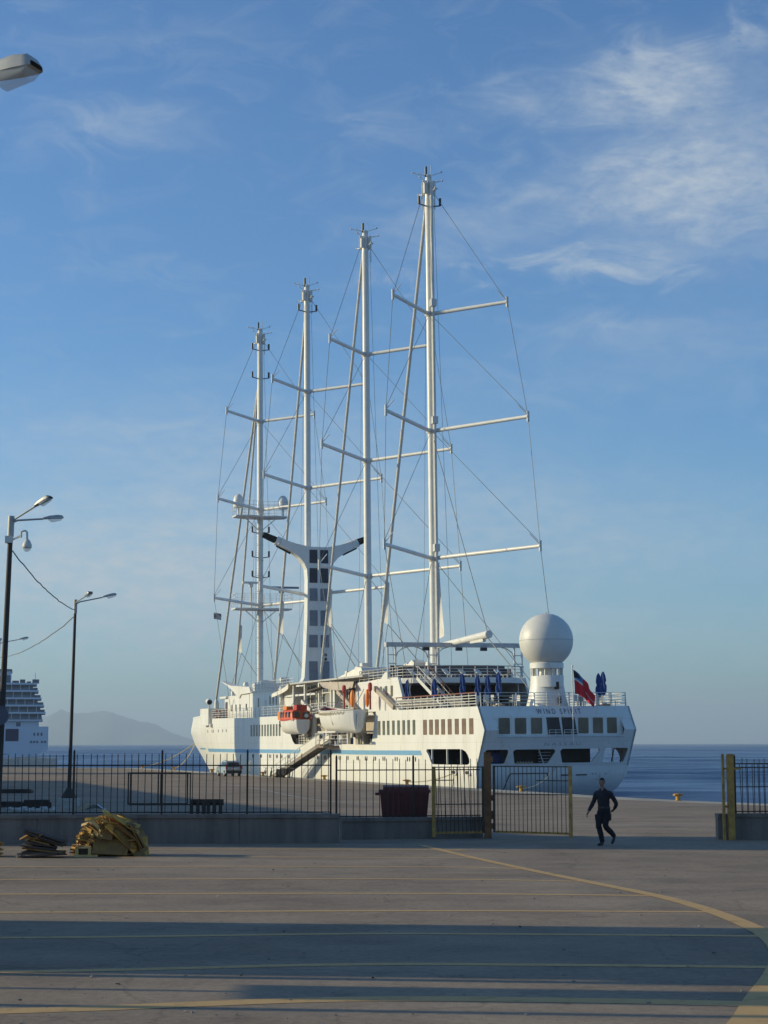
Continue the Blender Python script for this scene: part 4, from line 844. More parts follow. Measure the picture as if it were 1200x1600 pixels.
MB().bb((7.5, 4.9, 8.5), (10.5, 5.0, 10.9)).build('dark_doorway', DARK, ship); MB().bb((12.2, 4.7, 8.44), (13.3, 6.1, 11.8)).build('service_wall', WHITE, ship)
mb = MB()
for i in range(9): mb.bb((13.9 + i * .32, 5.6, 8.5), (14.0 + i * .32, 5.7, 10.6))
mb.build('slatted_screen', OFFW, ship)
MB().grid(lambda u, v: (lerp(16.0, 4.6, u) - v * lerp(3.2, 1.2, u), 6.6 + .55 * v, lerp(11.75, 11.45, u) - v * (0.62 + .1 * math.sin(3 * u)) - .18 * math.sin(math.pi * u) * v), 12, 4).build('beige_awning', mat('beige_canvas', (.50, .42, .33), .9, var=.08), ship, True)
MB().prism([(19.0, 11.0), (14.0, 11.25), (14.0, 11.15), (19.0, 10.8)], lambda u, v, w: (u, w, v), 6.2, 7.0).build('dark_awning_edge', DARK, ship)
MB().prism([(25.2, 12.05), (24.0, 12.35), (16.2, 13.35), (15.2, 13.25), (14.9, 12.9), (16.6, 12.05)], lambda u, v, w: (u, w, v), -1.5, 2.2).build('folded_awning', CLOTH, ship)
for x, z in ((18.6, 13.15), (17.0, 13.45), (22.0, 12.8)): MB().bb((x - .4, .5, z), (x + .4, 1.6, z + .35)).build('awning_clamp', OFFW, ship)
MB().lathe([(.3, 0), (.3, .8), (.1, 1)], 10, (46, 4, 12.0)).build('deck_vent', WHITE, ship)
for x, y in ((43.5, 4.6), (44.6, 3.6), (34.5, 4.8)): MB().tube([(x, y - .5, 12.6), (x, y + .5, 12.6)], .32, 10).build('life_raft_canister', WHITE2, ship, True)

# --- aft deckhouse with the three small windows, sun deck over the bar
AH = [(4.8, 8.42), (4.8, 11.22), (-2.7, 11.5), (-3.6, 12.0), (-4.2, 12.05), (-4.7, 11.5), (-7.2, 11.45), (-8.35, 9.65), (-8.35, 8.42)]
for s_ in (1, -1):
    plate(AH, [], lambda u, v, w, s_=s_: (u, s_ * (6.35 - w), v), 0.25, 'aft_deckhouse_side', WHITE, ship)
    ww = MB().prism(rrect(-.26, -.5, .26, .5, .07, 2), lambda u, v, w: (u, w, v), -.02, .03).mesh('deckhouse_window', MATS['green_grey_window_glass'])
    for x in (-2.6, -4.1, -5.6): inst('deckhouse_window', ww, ship, (x, s_ * 6.36, 10.25))
    MB().bb((-8.4, s_ * 6.37 - .03, 9.6), (-2.2, s_ * 6.37 + .03, 9.68)).build('house_moulding', OFFW, ship)
    MB().bb((4.7, s_ * 6.36 - .02, 8.5), (4.6, s_ * 6.36 + .04, 11.1)).build('house_corner', OFFW, ship)
SD = [(4.8, 6.1), (-7.6, 6.1), (-8.6, 5.4), (-9.8, 3.6), (-10.4, 1.2), (-10.4, -1.2), (-9.8, -3.6), (-8.6, -5.4), (-7.6, -6.1), (4.8, -6.1)]
MB().prism(SD, lambda u, v, w: (u, v, w), 10.88, 11.36).build('sun_deck', WHITE, ship)
MB().bb((-2.2, -6.1, 8.42), (-2.0, 6.1, 10.88)).build('bar_bulkhead', WOODD, ship)
MB().bb((-4.2, -3.5, 8.42), (-3.4, 2.5, 9.5)).build('bar_counter', WOODD, ship)
for y in (5.6, 2.0, -1.6, -5.4): MB().lathe([(.07, 0), (.07, 2.46)], 8, (-7.6, y, 8.42)).build('deck_pillar', OFFW, ship)
for y in (0.2, -.5, -1.2, -2.2): MB().lathe([(.12, 0), (.22, .25), (.1, .55), (.05, .6)], 8, (-3.8, y, 9.5)).build('bar_vessel', OFFW, ship)
MB().bb((-4.6, -6.05, 11.36), (4.6, -5.95, 12.4)).bb((-3.2, -6, 11.36), (-3.05, 5.6, 12.7)).build('wind_screen', mat('brown_wind_screen', (.10, .075, .07), .4), ship)
def railing(pts, h, nr, post, name='railing', m=OFFW, r=.03, top=None, rake=(0, 0)):
    rt = MB(); P = [Vector(p) for p in pts]
    for k in range(nr):
        z = h * (k + 1) / nr
        if k == nr - 1 and top: continue
        for a, b in zip(P, P[1:]): rt.bar(a + Vector((rake[0] * z, rake[1] * z, z)), b + Vector((rake[0] * z, rake[1] * z, z)), r * 1.5)
    for a, b in zip(P, P[1:]):
        n = max(1, round((b - a).length / post))
        for i in range(n + 1):
            q = a.lerp(b, i / n); rt.bar(q, q + Vector((rake[0] * h, rake[1] * h, h)), r * 2)
    o = rt.build(name, m, ship)
    if top:
        tp = MB()
        for a, b in zip(P, P[1:]): tp.bar(a + Vector((rake[0] * h, rake[1] * h, h)), b + Vector((rake[0] * h, rake[1] * h, h)), r * 2.6)
        tp.build('handrail', top, o)
    return o
HR = mat('varnished_handrail', (.20, .07, .04), .5)
railing([(-8.4, 6.95, 8.42), (-26.6, 6.72, 8.42)], 1.12, 5, 1.5, top=HR, r=.035)
railing([(-27.3, 6.6, 8.42), (-27.3, 1.9, 8.42)], 1.1, 4, 1.55, rake=(.15, .0)); railing([(-27.3, -1.2, 8.42), (-27.3, -6.35, 8.42)], 1.1, 4, 1.35, rake=(.12, 0))
railing([(-27.3, 1.9, 8.42), (-27.55, -.2, 8.42), (-27.3, -1.2, 8.42)], 1.1, 5, 1.0)
railing([(-27.2, -6.35, 8.42), (-9, -7.0, 8.42)], 1.1, 5, 1.6)
railing([(4.6, 6.0, 11.36), (-7.6, 6.0, 11.36), (-8.5, 5.3, 11.36), (-9.7, 3.5, 11.36), (-10.3, 1.2, 11.36), (-10.3, -1.2, 11.36), (-9.7, -3.5, 11.36), (-8.5, -5.3, 11.36), (-7.6, -6.0, 11.36)], 1.05, 4, 1.3, top=mat('grey_handrail', (.3, .28, .26), .5), r=.028)
railing([(56.5, 7.72, 8.5), (24.3, 7.78, 8.43)], 1.1, 4, 1.7, r=.026); railing([(56.5, -7.72, 8.5), (24.3, -7.78, 8.43)], 1.1, 4, 1.7, r=.026)
railing([(23.9, 6.2, 8.44), (15, 6.2, 8.44), (15, 7.7, 8.44), (9.7, 7.7, 8.44), (9.7, 6.2, 8.44), (-4.6, 6.2, 8.44)], 1.1, 4, 1.4, r=.028)
railing([(44.8, 5.8, 11.6), (27.5, 5.8, 11.6)], 1.0, 3, 1.5, r=.026); railing([(20.0, 7.5, 5.3), (16, 7.5, 5.3)], 1.0, 4, 1.1, r=.026); railing([(9.4, 7.5, 5.3), (4.0, 7.5, 5.3)], 1.0, 3, 1.3, r=.026)
# stairs from the sun deck to the aft deck
st = MB().bar((-9.6, 5.4, 11.3), (-13.4, 4.2, 8.5), .06, .3).build('stair_stringer', OFFW, ship); MB().bar((-9.6, 4.3, 11.3), (-13.4, 3.1, 8.5), .06, .3).build('stair_stringer', OFFW, ship)
for i in range(11):
    f = (i + .5) / 11; MB().box((lerp(-9.6, -13.4, f), lerp(4.85, 3.65, f), lerp(11.3, 8.5, f)), (.28, 1.05, .04)).build('stair_tread', TEAK, st)
for dy in (0, -1.1):
    h = MB().tube([(-9.4, 5.4 + dy, 12.3), (-9.8, 5.3 + dy, 12.3), (-13.4, 4.2 + dy, 9.5)], .04, 6)
    for f in (0, .25, .5, .75, 1): h.bar((lerp(-9.7, -13.4, f), lerp(5.35, 4.2, f) + dy, lerp(11.3, 8.5, f)), (lerp(-9.7, -13.4, f), lerp(5.35, 4.2, f) + dy, lerp(12.3, 9.5, f)), .05)
    h.build('stair_rail', HR if dy else OFFW, ship)
    MB().bar((-9.8, 5.3 + dy, 11.85), (-13.4, 4.2 + dy, 9.05), .04).build('stair_mid_rail', OFFW, ship)
# awning gantry
GX = -5.0
MB().bb((GX - .3, -7.0, 14.35), (GX + .3, 6.75, 14.75)).build('gantry_beam', mat('grey_gantry_paint', (.50, .50, .48), .5), ship)
for y in (6.15, 2.15, -6.6):
    g = MB()
    for dy in (0, -.85): g.bar((GX, y - dy * .9 - .4, 11.36), (GX, y - dy * .9 - .4, 14.35), .13)
    for z in (12.0, 12.8, 13.6): g.bar((GX, y - .4, z), (GX, y + .37, z), .09)
    for sg in ((1, -1) if abs(y) < 5 else (-1 if y > 0 else 1,)):
        g.tube([(GX, y + sg * .4, 13.3), (GX, y + sg * .62, 13.85), (GX, y + sg * 1.1, 14.2), (GX, y + sg * 1.7, 14.36)], .06, 6)
    g.build('gantry_leg', OFFW, ship)
for y in (2.9, -.4, -2.9): MB().bb((GX - .65, y - .28, 14.0), (GX - .25, y + .28, 14.3)).build('flood_light', BLACK, ship)

# --- funnel
FC = 0.0
def fun_half(z): return interp([(11.9, 2.5), (12.6, 1.95), (13.0, 1.78), (16, 1.6), (20, 1.42), (24.3, 1.36), (25.5, 1.45), (26.2, 1.75), (26.9, 2.35)], z)
left = [(fun_half(z), z) for z in (11.9, 12.3, 12.7, 13.0, 14.5, 16, 18, 20, 22, 24.3, 25.0, 25.5, 25.9, 26.2, 26.6, 26.9)]
arm = [(3.2, 27.5), (4.9, 28.35), (4.45, 28.98), (2.6, 28.45), (1.1, 28.15)]
half_o = left + arm
poly = half_o + [(-y, z) for y, z in half_o[::-1]]
MB().prism(poly, lambda u, v, w: (w, u + FC, v), 36.6, 37.9).build('funnel', WHITE, ship)
PANZ = [(27.55, 26.0), (25.6, 23.9), (23.15, 21.75), (20.5, 18.7), (17.6, 16.3), (14.6 + .1, 12.9 + .6)]
for k, (za, zb) in enumerate([(27.8, 26.25), (25.65, 23.95), (23.3, 21.85), (20.75, 18.95), (17.9, 16.45), (14.85, 13.2 - .55)]):
    for sg in (1, -1):
        w = .95 if k < 4 else 1.02; o = .18 + (.0 if k < 5 else .02)
        fr = MB().bb((36.54, FC + sg * o, zb), (36.6, FC + sg * (o + w), za)).build('funnel_panel', NAVYP if k < 2 else GREYP, ship)
        lv = MB(); n = int((za - zb) / .22)
        for i in range(n): lv.bb((36.51, FC + sg * (o + .05), zb + .08 + i * .22), (36.54, FC + sg * (o + w - .05), zb + .16 + i * .22))
        lv.build('louvre', NAVYP if k < 2 else GREYP, fr)
for z in (15.6, 15.1): MB().tube([(36.61, -.75, z), (36.5, -.75, z)], .17, 10).build('funnel_port', BLACK, ship)
for sg in (1, -1):
    e = MB().tube([(37.4, sg * 2.9, 27.95), (37.4, sg * 5.0, 28.9)], .55, 14).build('exhaust_casing', WHITE, ship, True)
    MB().tube([(37.4, sg * 4.95, 28.88), (37.4, sg * 6.55, 29.5)], .42, 14, r1=.34).build('exhaust_pipe', SOOT, e, True)
    MB().tube([(37.4, sg * 3.2, 27.4), (37.4, sg * 4.9, 28.25)], .14, 8).build('exhaust_pipe', SOOT, e, True)

# --- radome on its pedestal
rb = MB().lathe([(0.01, 2.24)] + [(2.24 * math.cos(rad(a)), 2.24 * math.sin(rad(a))) for a in range(84, -58, -6)], 40, (-25.2, -.2, 13.87), cap=False).build('radome', mat('radome_shell', (.66, .64, .58), .45, var=.04, scale=1), ship, True)
MB().lathe([(2.243, -.012), (2.25, -.012), (2.25, .012), (2.243, .012)], 40, (-25.2, -.2, 13.87), cap=False).build('seam', GREYP, rb)
for k in range(5):
    a = rad(72 * k + 20); pts = [(-25.2 + 2.243 * math.cos(e) * math.cos(a), -.2 + 2.243 * math.cos(e) * math.sin(a), 13.87 + 2.243 * math.sin(e)) for e in [rad(-54 + 11.5 * i) for i in range(13)]]
    MB().tube(pts, .006, 4).build('seam', OFFW, rb)
MB().lathe([(1.4, 0), (1.4, .42), (1.3, .5)], 32, (-25.2, -.2, 11.55)).build('radome_collar', WHITE, ship, True)
for k in range(12):
    a = k * math.pi / 6; MB().bar((-25.2 + 1.25 * math.cos(a), -.2 + 1.25 * math.sin(a), 10.9), (-25.2 + 1.25 * math.cos(a), -.2 + 1.25 * math.sin(a), 11.56), .14).build('cage_post', OFFW, ship)
MB().lathe([(.7, 0), (.6, .7)], 12, (-25.2, -.2, 10.9)).build('antenna_drive', OFFW, ship)
MB().lathe([(1.75, 0), (1.55, .8), (1.38, 1.8), (1.34, 2.5)], 28, (-25.2, -.2, 8.42)).build('radome_pedestal', WHITE, ship, True)
MB().grid(lambda u, v: (lambda a: (-25.2 - (1.45 + .35 * math.sin(math.pi * u)) * math.cos(a) * .98, -.2 - (1.42) * math.sin(a), lerp(9.9, 10.85, v) + .1))(lerp(-.9, .9, u)), 12, 3).build('pedestal_hood', WHITE, ship, True)
MB().bb((-27.0, -.45, 9.8), (-26.6, -.2, 10.4)).build('hood_lamp', BLACK, ship); MB().bb((-27.05, -.62, 8.6), (-26.85, -.38, 9.2)).build('hood_lamp', BLACK, ship)
MB().lathe([(.08, 0), (.08, .15)], 8, (-25.2, -.2, 16.08)).build('radome_cap', OFFW, ship)
MB().tube([(-28.95, -.68, 5.6), (-28.95, -.74, 11.55)], .05, 8).build('flag_pole', WHITE2, ship)
MB().ball((-28.95, -.74, 11.6), .08, 8, 6).build('pole_finial', WHITE2, ship)

# --- masts, crosstrees, stays
MAST = [(-.15, 0, 8.4, 61.0), (19.2, 0, 8.4, 60.7), (40.9, 0, 8.4, 60.0), (61.9, 0, 8.4, 59.3)]
TIPS = [(47.4, {1: (-6.1, 6.1), -1: (-6.7, 5.35)}), (35.7, {1: (-9.0, 7.95), -1: (-9.9, 5.85)}), (23.2, {1: (-10.6, 8.8), -1: (-12.8, 5.5)})]
def mast(k):
    x0, y0, zb, zt = MAST[k]; r = .40
    mt = MB().tube([(x0, 0, zb), (x0, 0, zt - 6), (x0, 0, zt)], r, 16, r1=r * .86).build('mast', WHITE2, ship, True)
    if k == 0: MB().tube([(x0 - .62, -.12, 12), (x0 - .52, -.1, zt - .3)], .17, 8).build('sail_track', OFFW, mt, True)
    MB().tube([(x0, -.0, zt), (x0, 0, zt + .5)], .30, 12).build('mast_cap', OFFW, mt, True)
    MB().tube([(x0, .25, zt + .3), (x0, .25, zt + 1.35)], .13, 8).build('mast_lantern', BLACK, mt)
    w = MB()
    w.tube([(x0, -.3, zt), (x0, -.3, zt + 1.6)], .04, 6)
    for i in range(14):
        a = i * 2.4; z = zt - 1.2 + (i % 4) * .62; R1 = 1.05 + .5 * ((i * 7) % 3) / 2
        w.bar((x0 + .35 * math.cos(a), .35 * math.sin(a), z - .2), (x0 + R1 * math.cos(a), R1 * math.sin(a), z + .05), .05)
        w.ball((x0 + R1 * math.cos(a), R1 * math.sin(a), z + .1), .11, 6, 4)
    for a in (.6, 2.2, 3.9, 5.3): w.bb((x0 + .55 * math.cos(a) - .16, .55 * math.sin(a) - .16, zt - 1.5), (x0 + .55 * math.cos(a) + .16, .55 * math.sin(a) + .16, zt - .2))
    for a in (1.2, 4.4): w.tube([(x0 + .6 * math.cos(a), .6 * math.sin(a), zt - .2), (x0 + .62 * math.cos(a), .62 * math.sin(a), zt - 3)], .05, 5)
    w.build('masthead_fittings', OFFW, mt)
    zs = {0: [58.4], 1: [], 2: [57.3], 3: [57.0, 53.2, 32.7, 29.5, 26.9]}[k]
    for z in zs:
        br = MB().bar((x0 - .25, 1.15, z), (x0 - .1, 0, z - .18), .12).bar((x0 - .25, -1.15, z), (x0 - .1, 0, z - .18), .12).build('light_bracket', GREYP, mt)
        for s_ in (1, -1): MB().tube([(x0 - .25, s_ * 1.12, z), (x0 - .25, s_ * 1.12, z + .75)], .13, 8).build('navigation_light', BLACK, br)
    tips = []
    for i, (z, arms) in enumerate(TIPS):
        if k == 2 and i == 2: z = 22.9
        for s_ in (1, -1):
            dx, dy = arms[s_]; tip = Vector((x0 + dx, s_ * dy, z)); tips.append((i, s_, tip))
            ct = MB().tube([(x0, s_ * .2, z), tip], .20, 10, r1=.17).build('crosstree', WHITE2, mt, True)
        MB().lathe([(r + .02, -.35), (r + .14, -.1), (r + .14, .1), (r + .02, .25)], 16, (x0, 0, z)).build('crosstree_collar', OFFW, mt, True)
        if k == 0: MB().bb((x0 - .95, -.35, z + .6), (x0 - .4, .2, z + 1.3)).build('halyard_box', OFFW, mt)
    for i, s_, tp in tips: MB().bb(tp + Vector((-.1, -.1, -.5)), tp + Vector((.1, .1, .5))).bar(tp + Vector((0, -s_ * .1, .2)), tp + Vector((.25, -s_ * .9, 1.1)), .07).build('crosstree_tip', OFFW, mt)
    rg = MB(); T = {(i, s_): t for i, s_, t in tips}
    for s_ in (1, -1):
        chain = [Vector((x0, s_ * .5, zt - 1.2)), T[0, s_], T[1, s_], T[2, s_], Vector((x0 - 11.6 if k else x0 - 12.4, s_ * 6.9, 9.3 if k else 12.2 if s_ < 0 else 8.6))]
        for a, b in zip(chain, chain[1:]): rg.tube([a, b], .028, 5)
        for i in (0, 1): rg.tube([Vector((x0 - .3, s_ * .35, TIPS[i][0] - .5)), T[i + 1, s_] + Vector((0, 0, .3))], .026, 5)
        rg.tube([Vector((x0 - .3, s_ * .35, TIPS[2][0] - .6)), Vector((x0 - 10.5, s_ * 6.6, 9.5))], .028, 5)
    for dy, dx in ((.55, -.8), (-.55, -.9), (.2, -1.3)): rg.tube([(x0 - .4, dy * .7, zt - 2), (x0 + dx, dy * 2.6, 12.5)], .018, 4)
    rg.build('shrouds', WIRE, mt)
    return mt
masts = [mast(k) for k in range(4)]
def stay(a, b, mt, scrap=None, r=.15):
    a, b = Vector(a), Vector(b)
    s_ = MB().tube([a, a.lerp(b, .5), b], r, 10).build('furled_sail', FURL, mt, True)
    # winding seam of the rolled canvas
    d = (b - a); rnd = random.Random(4); w = MB(); e1 = d.cross(Vector((0, 1, 0))).normalized(); e2 = d.cross(e1).normalized()
    w.tube([a + d * (i / 160) + (e1 * math.cos(i * .9) + e2 * math.sin(i * .9)) * (r * .95) for i in range(161)], .016, 4); w.build('winding_seam', WIRE, s_)
    if scrap:
        p = a.lerp(b, scrap); q = a.lerp(b, scrap + .085)
        MB().grid(lambda u, v: p.lerp(q, u) + Vector((-.75 * v * u, -.35 * v, -.35 * v * u + .06 * math.sin(6 * u + 4 * v))), 8, 4).build('clew_cloth', CLOTH, s_, True)
        sh = MB(); c = q + Vector((-.75, -.35, -.3)); sh.tube([c, Vector((c.x - 6.5, -2.0, 12.4))], .05, 5); sh.tube([c, Vector((c.x - 5.0, 2.5, 12.4))], .03, 5); sh.build('sheet_rope', WIRE, s_)
    return s_
stay((.35, .0, 59.2), (15.8, .3, 12.6), masts[0], .80, .17); stay((19.8, 0, 59.3), (36.2, 0, 12.6), masts[1], .78, .16); stay((41.5, 0, 56.8), (55.5, 0, 12.3), masts[2], .76, .16)
stay((62.5, 0, 52.6), (86.0, 0, 9.4), masts[3], None, .16); stay((62.4, 0, 53.4), (74.6, 0, 13.2), masts[3], .80, .14)
MB().tube([(36.2, 0, 8.6), (36.2, 0, 12.6)], .2, 8).tube([(15.8, .3, 8.6), (15.8, .3, 12.6)], .2, 8).tube([(55.5, 0, 11.2), (55.5, 0, 12.3)], .3, 8).tube([(74.6, 0, 8.5), (74.6, 0, 13.2)], .2, 8).build('stay_pedestal', WHITE2, ship, True)
# boom of the aft mast, sail cloth beside it
bm_ = MB().tube([(-.9, 0, 14.65), (-13.6, 0, 15.06)], .24, 14, r1=.36).build('boom', WHITE2, ship, True)
MB().tube([(-13.6, 0, 15.06), (-13.66, 0, 15.062)], .33, 14).build('boom_cap', OFFW, bm_); MB().bb((-12.5, -.15, 14.45), (-9.5, .15, 14.85)).build('boom_sheave', OFFW, bm_)
MB().tube([(-13.3, 0, 14.75), (-23.5, 0, 9.2)], .05, 6).build('main_sheet', WIRE, bm_)
MB().tube([(-13.3, 0, 15.3), (-.7, 0, 34.8)], .035, 5).build('topping_lift', WIRE, bm_)
MB().grid(lambda u, v: (-.75 - 1.15 * v * (1 - u) ** 1.6, -.15 - .25 * v, lerp(15.3, 22.5, u) + .3 * v), 12, 4).build('clew_cloth', CLOTH, bm_, True)
# white lifting frames by the aft mast
for x, y, z, s_ in ((2.5, 1.5, 12.2, 1), (3.5, -.4, 12.3, .8), (6.0, .8, 12.2, .9)): MB().prism([(0, 0), (2.6, .3), (2.9, .9), (2.2, 1.2), (.6, .7)], lambda u, v, w: (x - u * .9, y + w, z + v * s_), -.6, .6).build('folded_awning', CLOTH, ship)
# fore mast platforms, domes, radar scanners, ladder
mt = masts[3]; X3 = 61.9
for z, ax, bx in ((34.55, -6.0, 6.1), (22.55, -7.0, 6.0)):
    ax, bx = (3.7, -3.3) if z > 30 else (3.8, -3.8)
    poly = [(X3 - 1.8, ax), (X3 - 2.2, ax * .4), (X3 - 1.5, 0), (X3 - 2.2, bx * .4), (X3 - 1.8, bx), (X3 + .2, bx), (X3 + 1.2, bx * .5), (X3 + 1.4, 0), (X3 + 1.2, ax * .5), (X3 + .2, ax)]
    pf = MB().prism([(x, y) for x, y in poly], lambda u, v, w: (u, v, w), z - .02, z + .16).build('mast_platform', OFFW, mt)
    g = MB(); n = len(poly)
    for i in range(n):
        a, b = Vector((*poly[i], z + .25)), Vector((*poly[(i + 1) % n], z + .25))
        for h in (.6, 1.2, 1.75): g.bar(a + Vector((0, 0, h)), b + Vector((0, 0, h)), .035)
        for f in (0, .5): g.bar(a.lerp(b, f), a.lerp(b, f) + Vector((0, 0, 1.75)), .04)
    g.build('platform_rail', OFFW, pf)
    for s_ in (1, -1): MB().bar((X3, s_ * .2, z - 1.6), (X3 - .3, s_ * 2.0, z - .1), .1).build('platform_brace', OFFW, pf)
for y in (3.25, -2.75):
    d = MB().lathe([(.12, 0), (.12, .9)], 8, (X3 - 1.2, y, 34.8)).lathe([(.62, .9), (.66, 1.0), (.68, 1.8), (.55, 2.3), (.3, 2.6), (.02, 2.7)], 16, (X3 - 1.2, y, 34.8)).build('satellite_dome', WHITE2, mt, True)
MB().lathe([(.13, 0), (.13, 2.6), (.3, 2.7), (.3, 3.2)], 8, (X3 - 1.0, 1.5, 22.8)).bb((X3 - 1.2, .6, 25.9), (X3 - .8, 2.6, 26.15)).build('radar_scanner', OFFW, mt)
MB().lathe([(.16, 0), (.16, 1.9), (.35, 2.0), (.35, 2.6)], 8, (X3 - 1.0, -2.6, 22.8)).bb((X3 - 1.2, -4.9, 25.35), (X3 - .8, -.6, 25.6)).build('radar_scanner', GREYP, mt)
ld = MB()
for y in (.35, .75): ld.bar((X3 - .55, y, 11.5), (X3 - .5, y, 34.0), .05)
for i in range(74): ld.bar((X3 - .55, .35, 11.7 + i * .3), (X3 - .55, .75, 11.7 + i * .3), .035)
ld.build('mast_ladder', OFFW, mt)
for z in range(13, 34, 2): MB().lathe([(.42, 0), (.47, .05), (.42, .1)], 16, (X3, 0, z)).build('mast_band', OFFW, mt)
# davits
for x in (10.9, -.2): 
    MB().bar((x - 2.6, 7.0, 10.6), (x - 7.6, 6.9, 8.7), .35, .42).build('davit', MATS['white_paint_shade_tone'], ship)
MB().bar((19.8, 7.2, 9.9), (17.3, 7.0, 8.9), .3, .4).build('davit', OFFW, ship)
for x, z in ((4.3, 9.75), (-.1, 9.7)): MB().ball((x - 1.6, 7.4, z), .5, 12, 8, (.6, .45, 1.7)).build('orange_float', ORANGE2, ship, True)
for x in (6.2, -1.5): MB().tube([(x - 1.6, 7.6, 8.6), (x - 1.6, 7.6, 11.1)], .1, 8).lathe([(.12, 1.7), (.2, 1.85), (.2, 2.3), (.12, 2.5)], 10, (x - 1.6, 7.6, 8.6)).build('davit_post', REDP, ship)

# ------------------------------------------------------------------ boats hanging on the ship
def boat_hull(L, B, H, bow_rise=.35, stern=.55):
    def fn(u, v):
        x = lerp(-L / 2, L / 2, u); t = max(0, (u - .45) / .55); tb = max(0, (.3 - u) / .3)
        w = B / 2 * (1 - t ** 2.6) * (1 - (1 - stern) * tb ** 2)
        a = (v - .5) * math.pi; sh = bow_rise * t * t + .12 * tb
        keel = .0 + .45 * H * t ** 3
        return (x + .35 * t * abs(math.cos(a)) * 0, math.sin(a) * abs(math.sin(a)) ** -.25 * w if abs(a) > .01 else 0, lerp(keel, H + sh, 1 - math.cos(a) ** .8 if math.cos(a) > 0 else 1))
    return fn
bt = empty('lifeboat', sp(16.9, 9.0, 6.45), 'orange topped enclosed lifeboat hanging at the forward end of the boat deck', 'lifeboat', SHIP_R)
MB().grid(boat_hull(6.4, 2.5, 1.35), 20, 16).add([boat_hull(6.4, 2.5, 1.35)(0, j / 16) for j in range(17)], [tuple(range(17))]).build('hull', WHITE, bt, True)
MB().grid(lambda u, v: (lambda p: (p[0], p[1] * 1.03, p[2] + .0))(boat_hull(6.4, 2.5, 1.35)(u, 0)) if v < .5 else (lambda p: (p[0], p[1] * 1.03, p[2] + .14))(boat_hull(6.4, 2.5, 1.35)(u, 0)), 20, 1).grid(lambda u, v: (lambda p: (p[0], p[1] * 1.03, p[2] + .14 * v))(boat_hull(6.4, 2.5, 1.35)(u, 1)), 20, 1).build('rubbing_strake', REDP, bt)
CAN = [(-2.9, .95, 1.4), (-2.6, 1.05, 2.45), (-.6, 1.12, 2.55), (1.2, 1.1, 2.5), (2.3, .7, 2.2), (2.9, .3, 1.55)]
def canfn(u, v):
    i = min(len(CAN) - 2, int(u * (len(CAN) - 1))); f = u * (len(CAN) - 1) - i
    x, w, h = (lerp(CAN[i][k], CAN[i + 1][k], f) for k in range(3)); a = math.pi * v
    c, s_ = math.cos(a), math.sin(a); return (x, math.copysign(abs(c) ** .45, c) * w, 1.38 + (h - 1.38) * abs(s_) ** .5)
MB().grid(canfn, 15, 12).add([canfn(0, j / 12) for j in range(13)], [tuple(range(13))]).build('canopy', ORANGE, bt, True)
for x in (-1.9, -.9, .1, 1.0): MB().prism(rrect(-.22, -.28, .22, .28, .1, 3), lambda u, v, w: (x + u, w, 1.98 + v), 1.0, 1.14).build('window', GLASS, bt)
MB().bb((1.35, .7, 1.5), (2.3, 1.06, 2.3)).build('hatch', ORANGE2, bt); MB().bb((-.6, .25, 2.5), (.7, .95, 2.85)).build('hatch', ORANGE2, bt)
MB().bb((-2.95, .2, 1.7), (-2.86, .8, 2.25)).bb((-2.95, -.75, 1.6), (-2.86, -.15, 2.2)).build('aft_window', GLASS, bt)
MB().bb((-2.7, -.6, 2.45), (-1.6, .5, 2.95)).build('conning_hatch', REDP, bt); MB().tube([(-1.2, 0, 2.6), (-1.2, 0, 3.0)], .25, 10).build('hook', DARK, bt); MB().ball((-2.96, -.45, 1.85), .22, 8, 6, (.3, 1, 1)).build('aft_light', OFFW, bt)
for i in range(5): MB().bar((.9 + i * .4, 1.2 - .12 * i, .85), (.8 + i * .4, 1.28 - .12 * i, 1.38), .08).build('skate', RUBBER, bt)
MB().bar((.8, 1.2, .82), (2.7, .66, .92), .08).build('skate_bar', RUBBER, bt)
for x in (2.0, -2.2): MB().tube([(x, 0, 2.4), (x, -1.2, 4.2)], .03, 5).build('fall_wire', WIRE, bt)
b2 = empty('tender_boat', sp(0.4, 9.3, 6.5), 'open white boat with a red interior hanging above the gangway landing', 'boat', SHIP_R)
hf = boat_hull(10.2, 3.4, 1.95, .55, .30)
MB().grid(hf, 26, 18).add([hf(0, j / 18) for j in range(19)], [tuple(range(19))]).build('hull', WHITE, b2, True)
MB().grid(lambda u, v: (lambda a, b: (a[0], lerp(a[1], b[1], v) * .96, lerp(a[2], b[2], v) - .35 * math.sin(math.pi * v)))(hf(u * .985, 0), hf(u * .985, 1)), 22, 8).build('interior', REDP, b2, True)
for v in (0, 1): MB().tube([tuple(Vector(hf(i / 24, v)) + Vector((0, 0, .04))) for i in range(25)], .08, 6).build('gunwale', OFFW, b2, True)
for v, s_ in ((0, -1), (1, 1)):
    gl = MB()
    for i in range(2, 22):
        a, b = Vector(hf(i / 24, v)), Vector(hf((i + 1) / 24, v)); m_ = (a + b) / 2 + Vector((0, s_ * .06, -.34)); gl.tube([a + Vector((0, s_ * .05, -.1)), m_, b + Vector((0, s_ * .05, -.1))], .03, 4)
    gl.build('grab_line', ROPE, b2)
MB().bb((-3.9, 1.5, .0), (1.5, 1.85, .16)).bb((-3.9, -1.85, 0), (1.5, -1.5, .16)).build('bilge_keel', OFFW, b2)
for x in (3.4, -2.4): MB().tube([(x, 0, .25), (x * .92, 1.55, .75), (x * .85, 1.72, 1.9)], .025, 5).build('gripe_strap', WIRE, b2)
for x in (3, -3.2): MB().tube([(x, 0, 1.9), (x, -1.2, 4.0)], .03, 5).build('fall_wire', WIRE, b2)
MB().bb((-5.25, -.2, .4), (-5.2, .2, 1.7)).build('rudder', OFFW, b2)
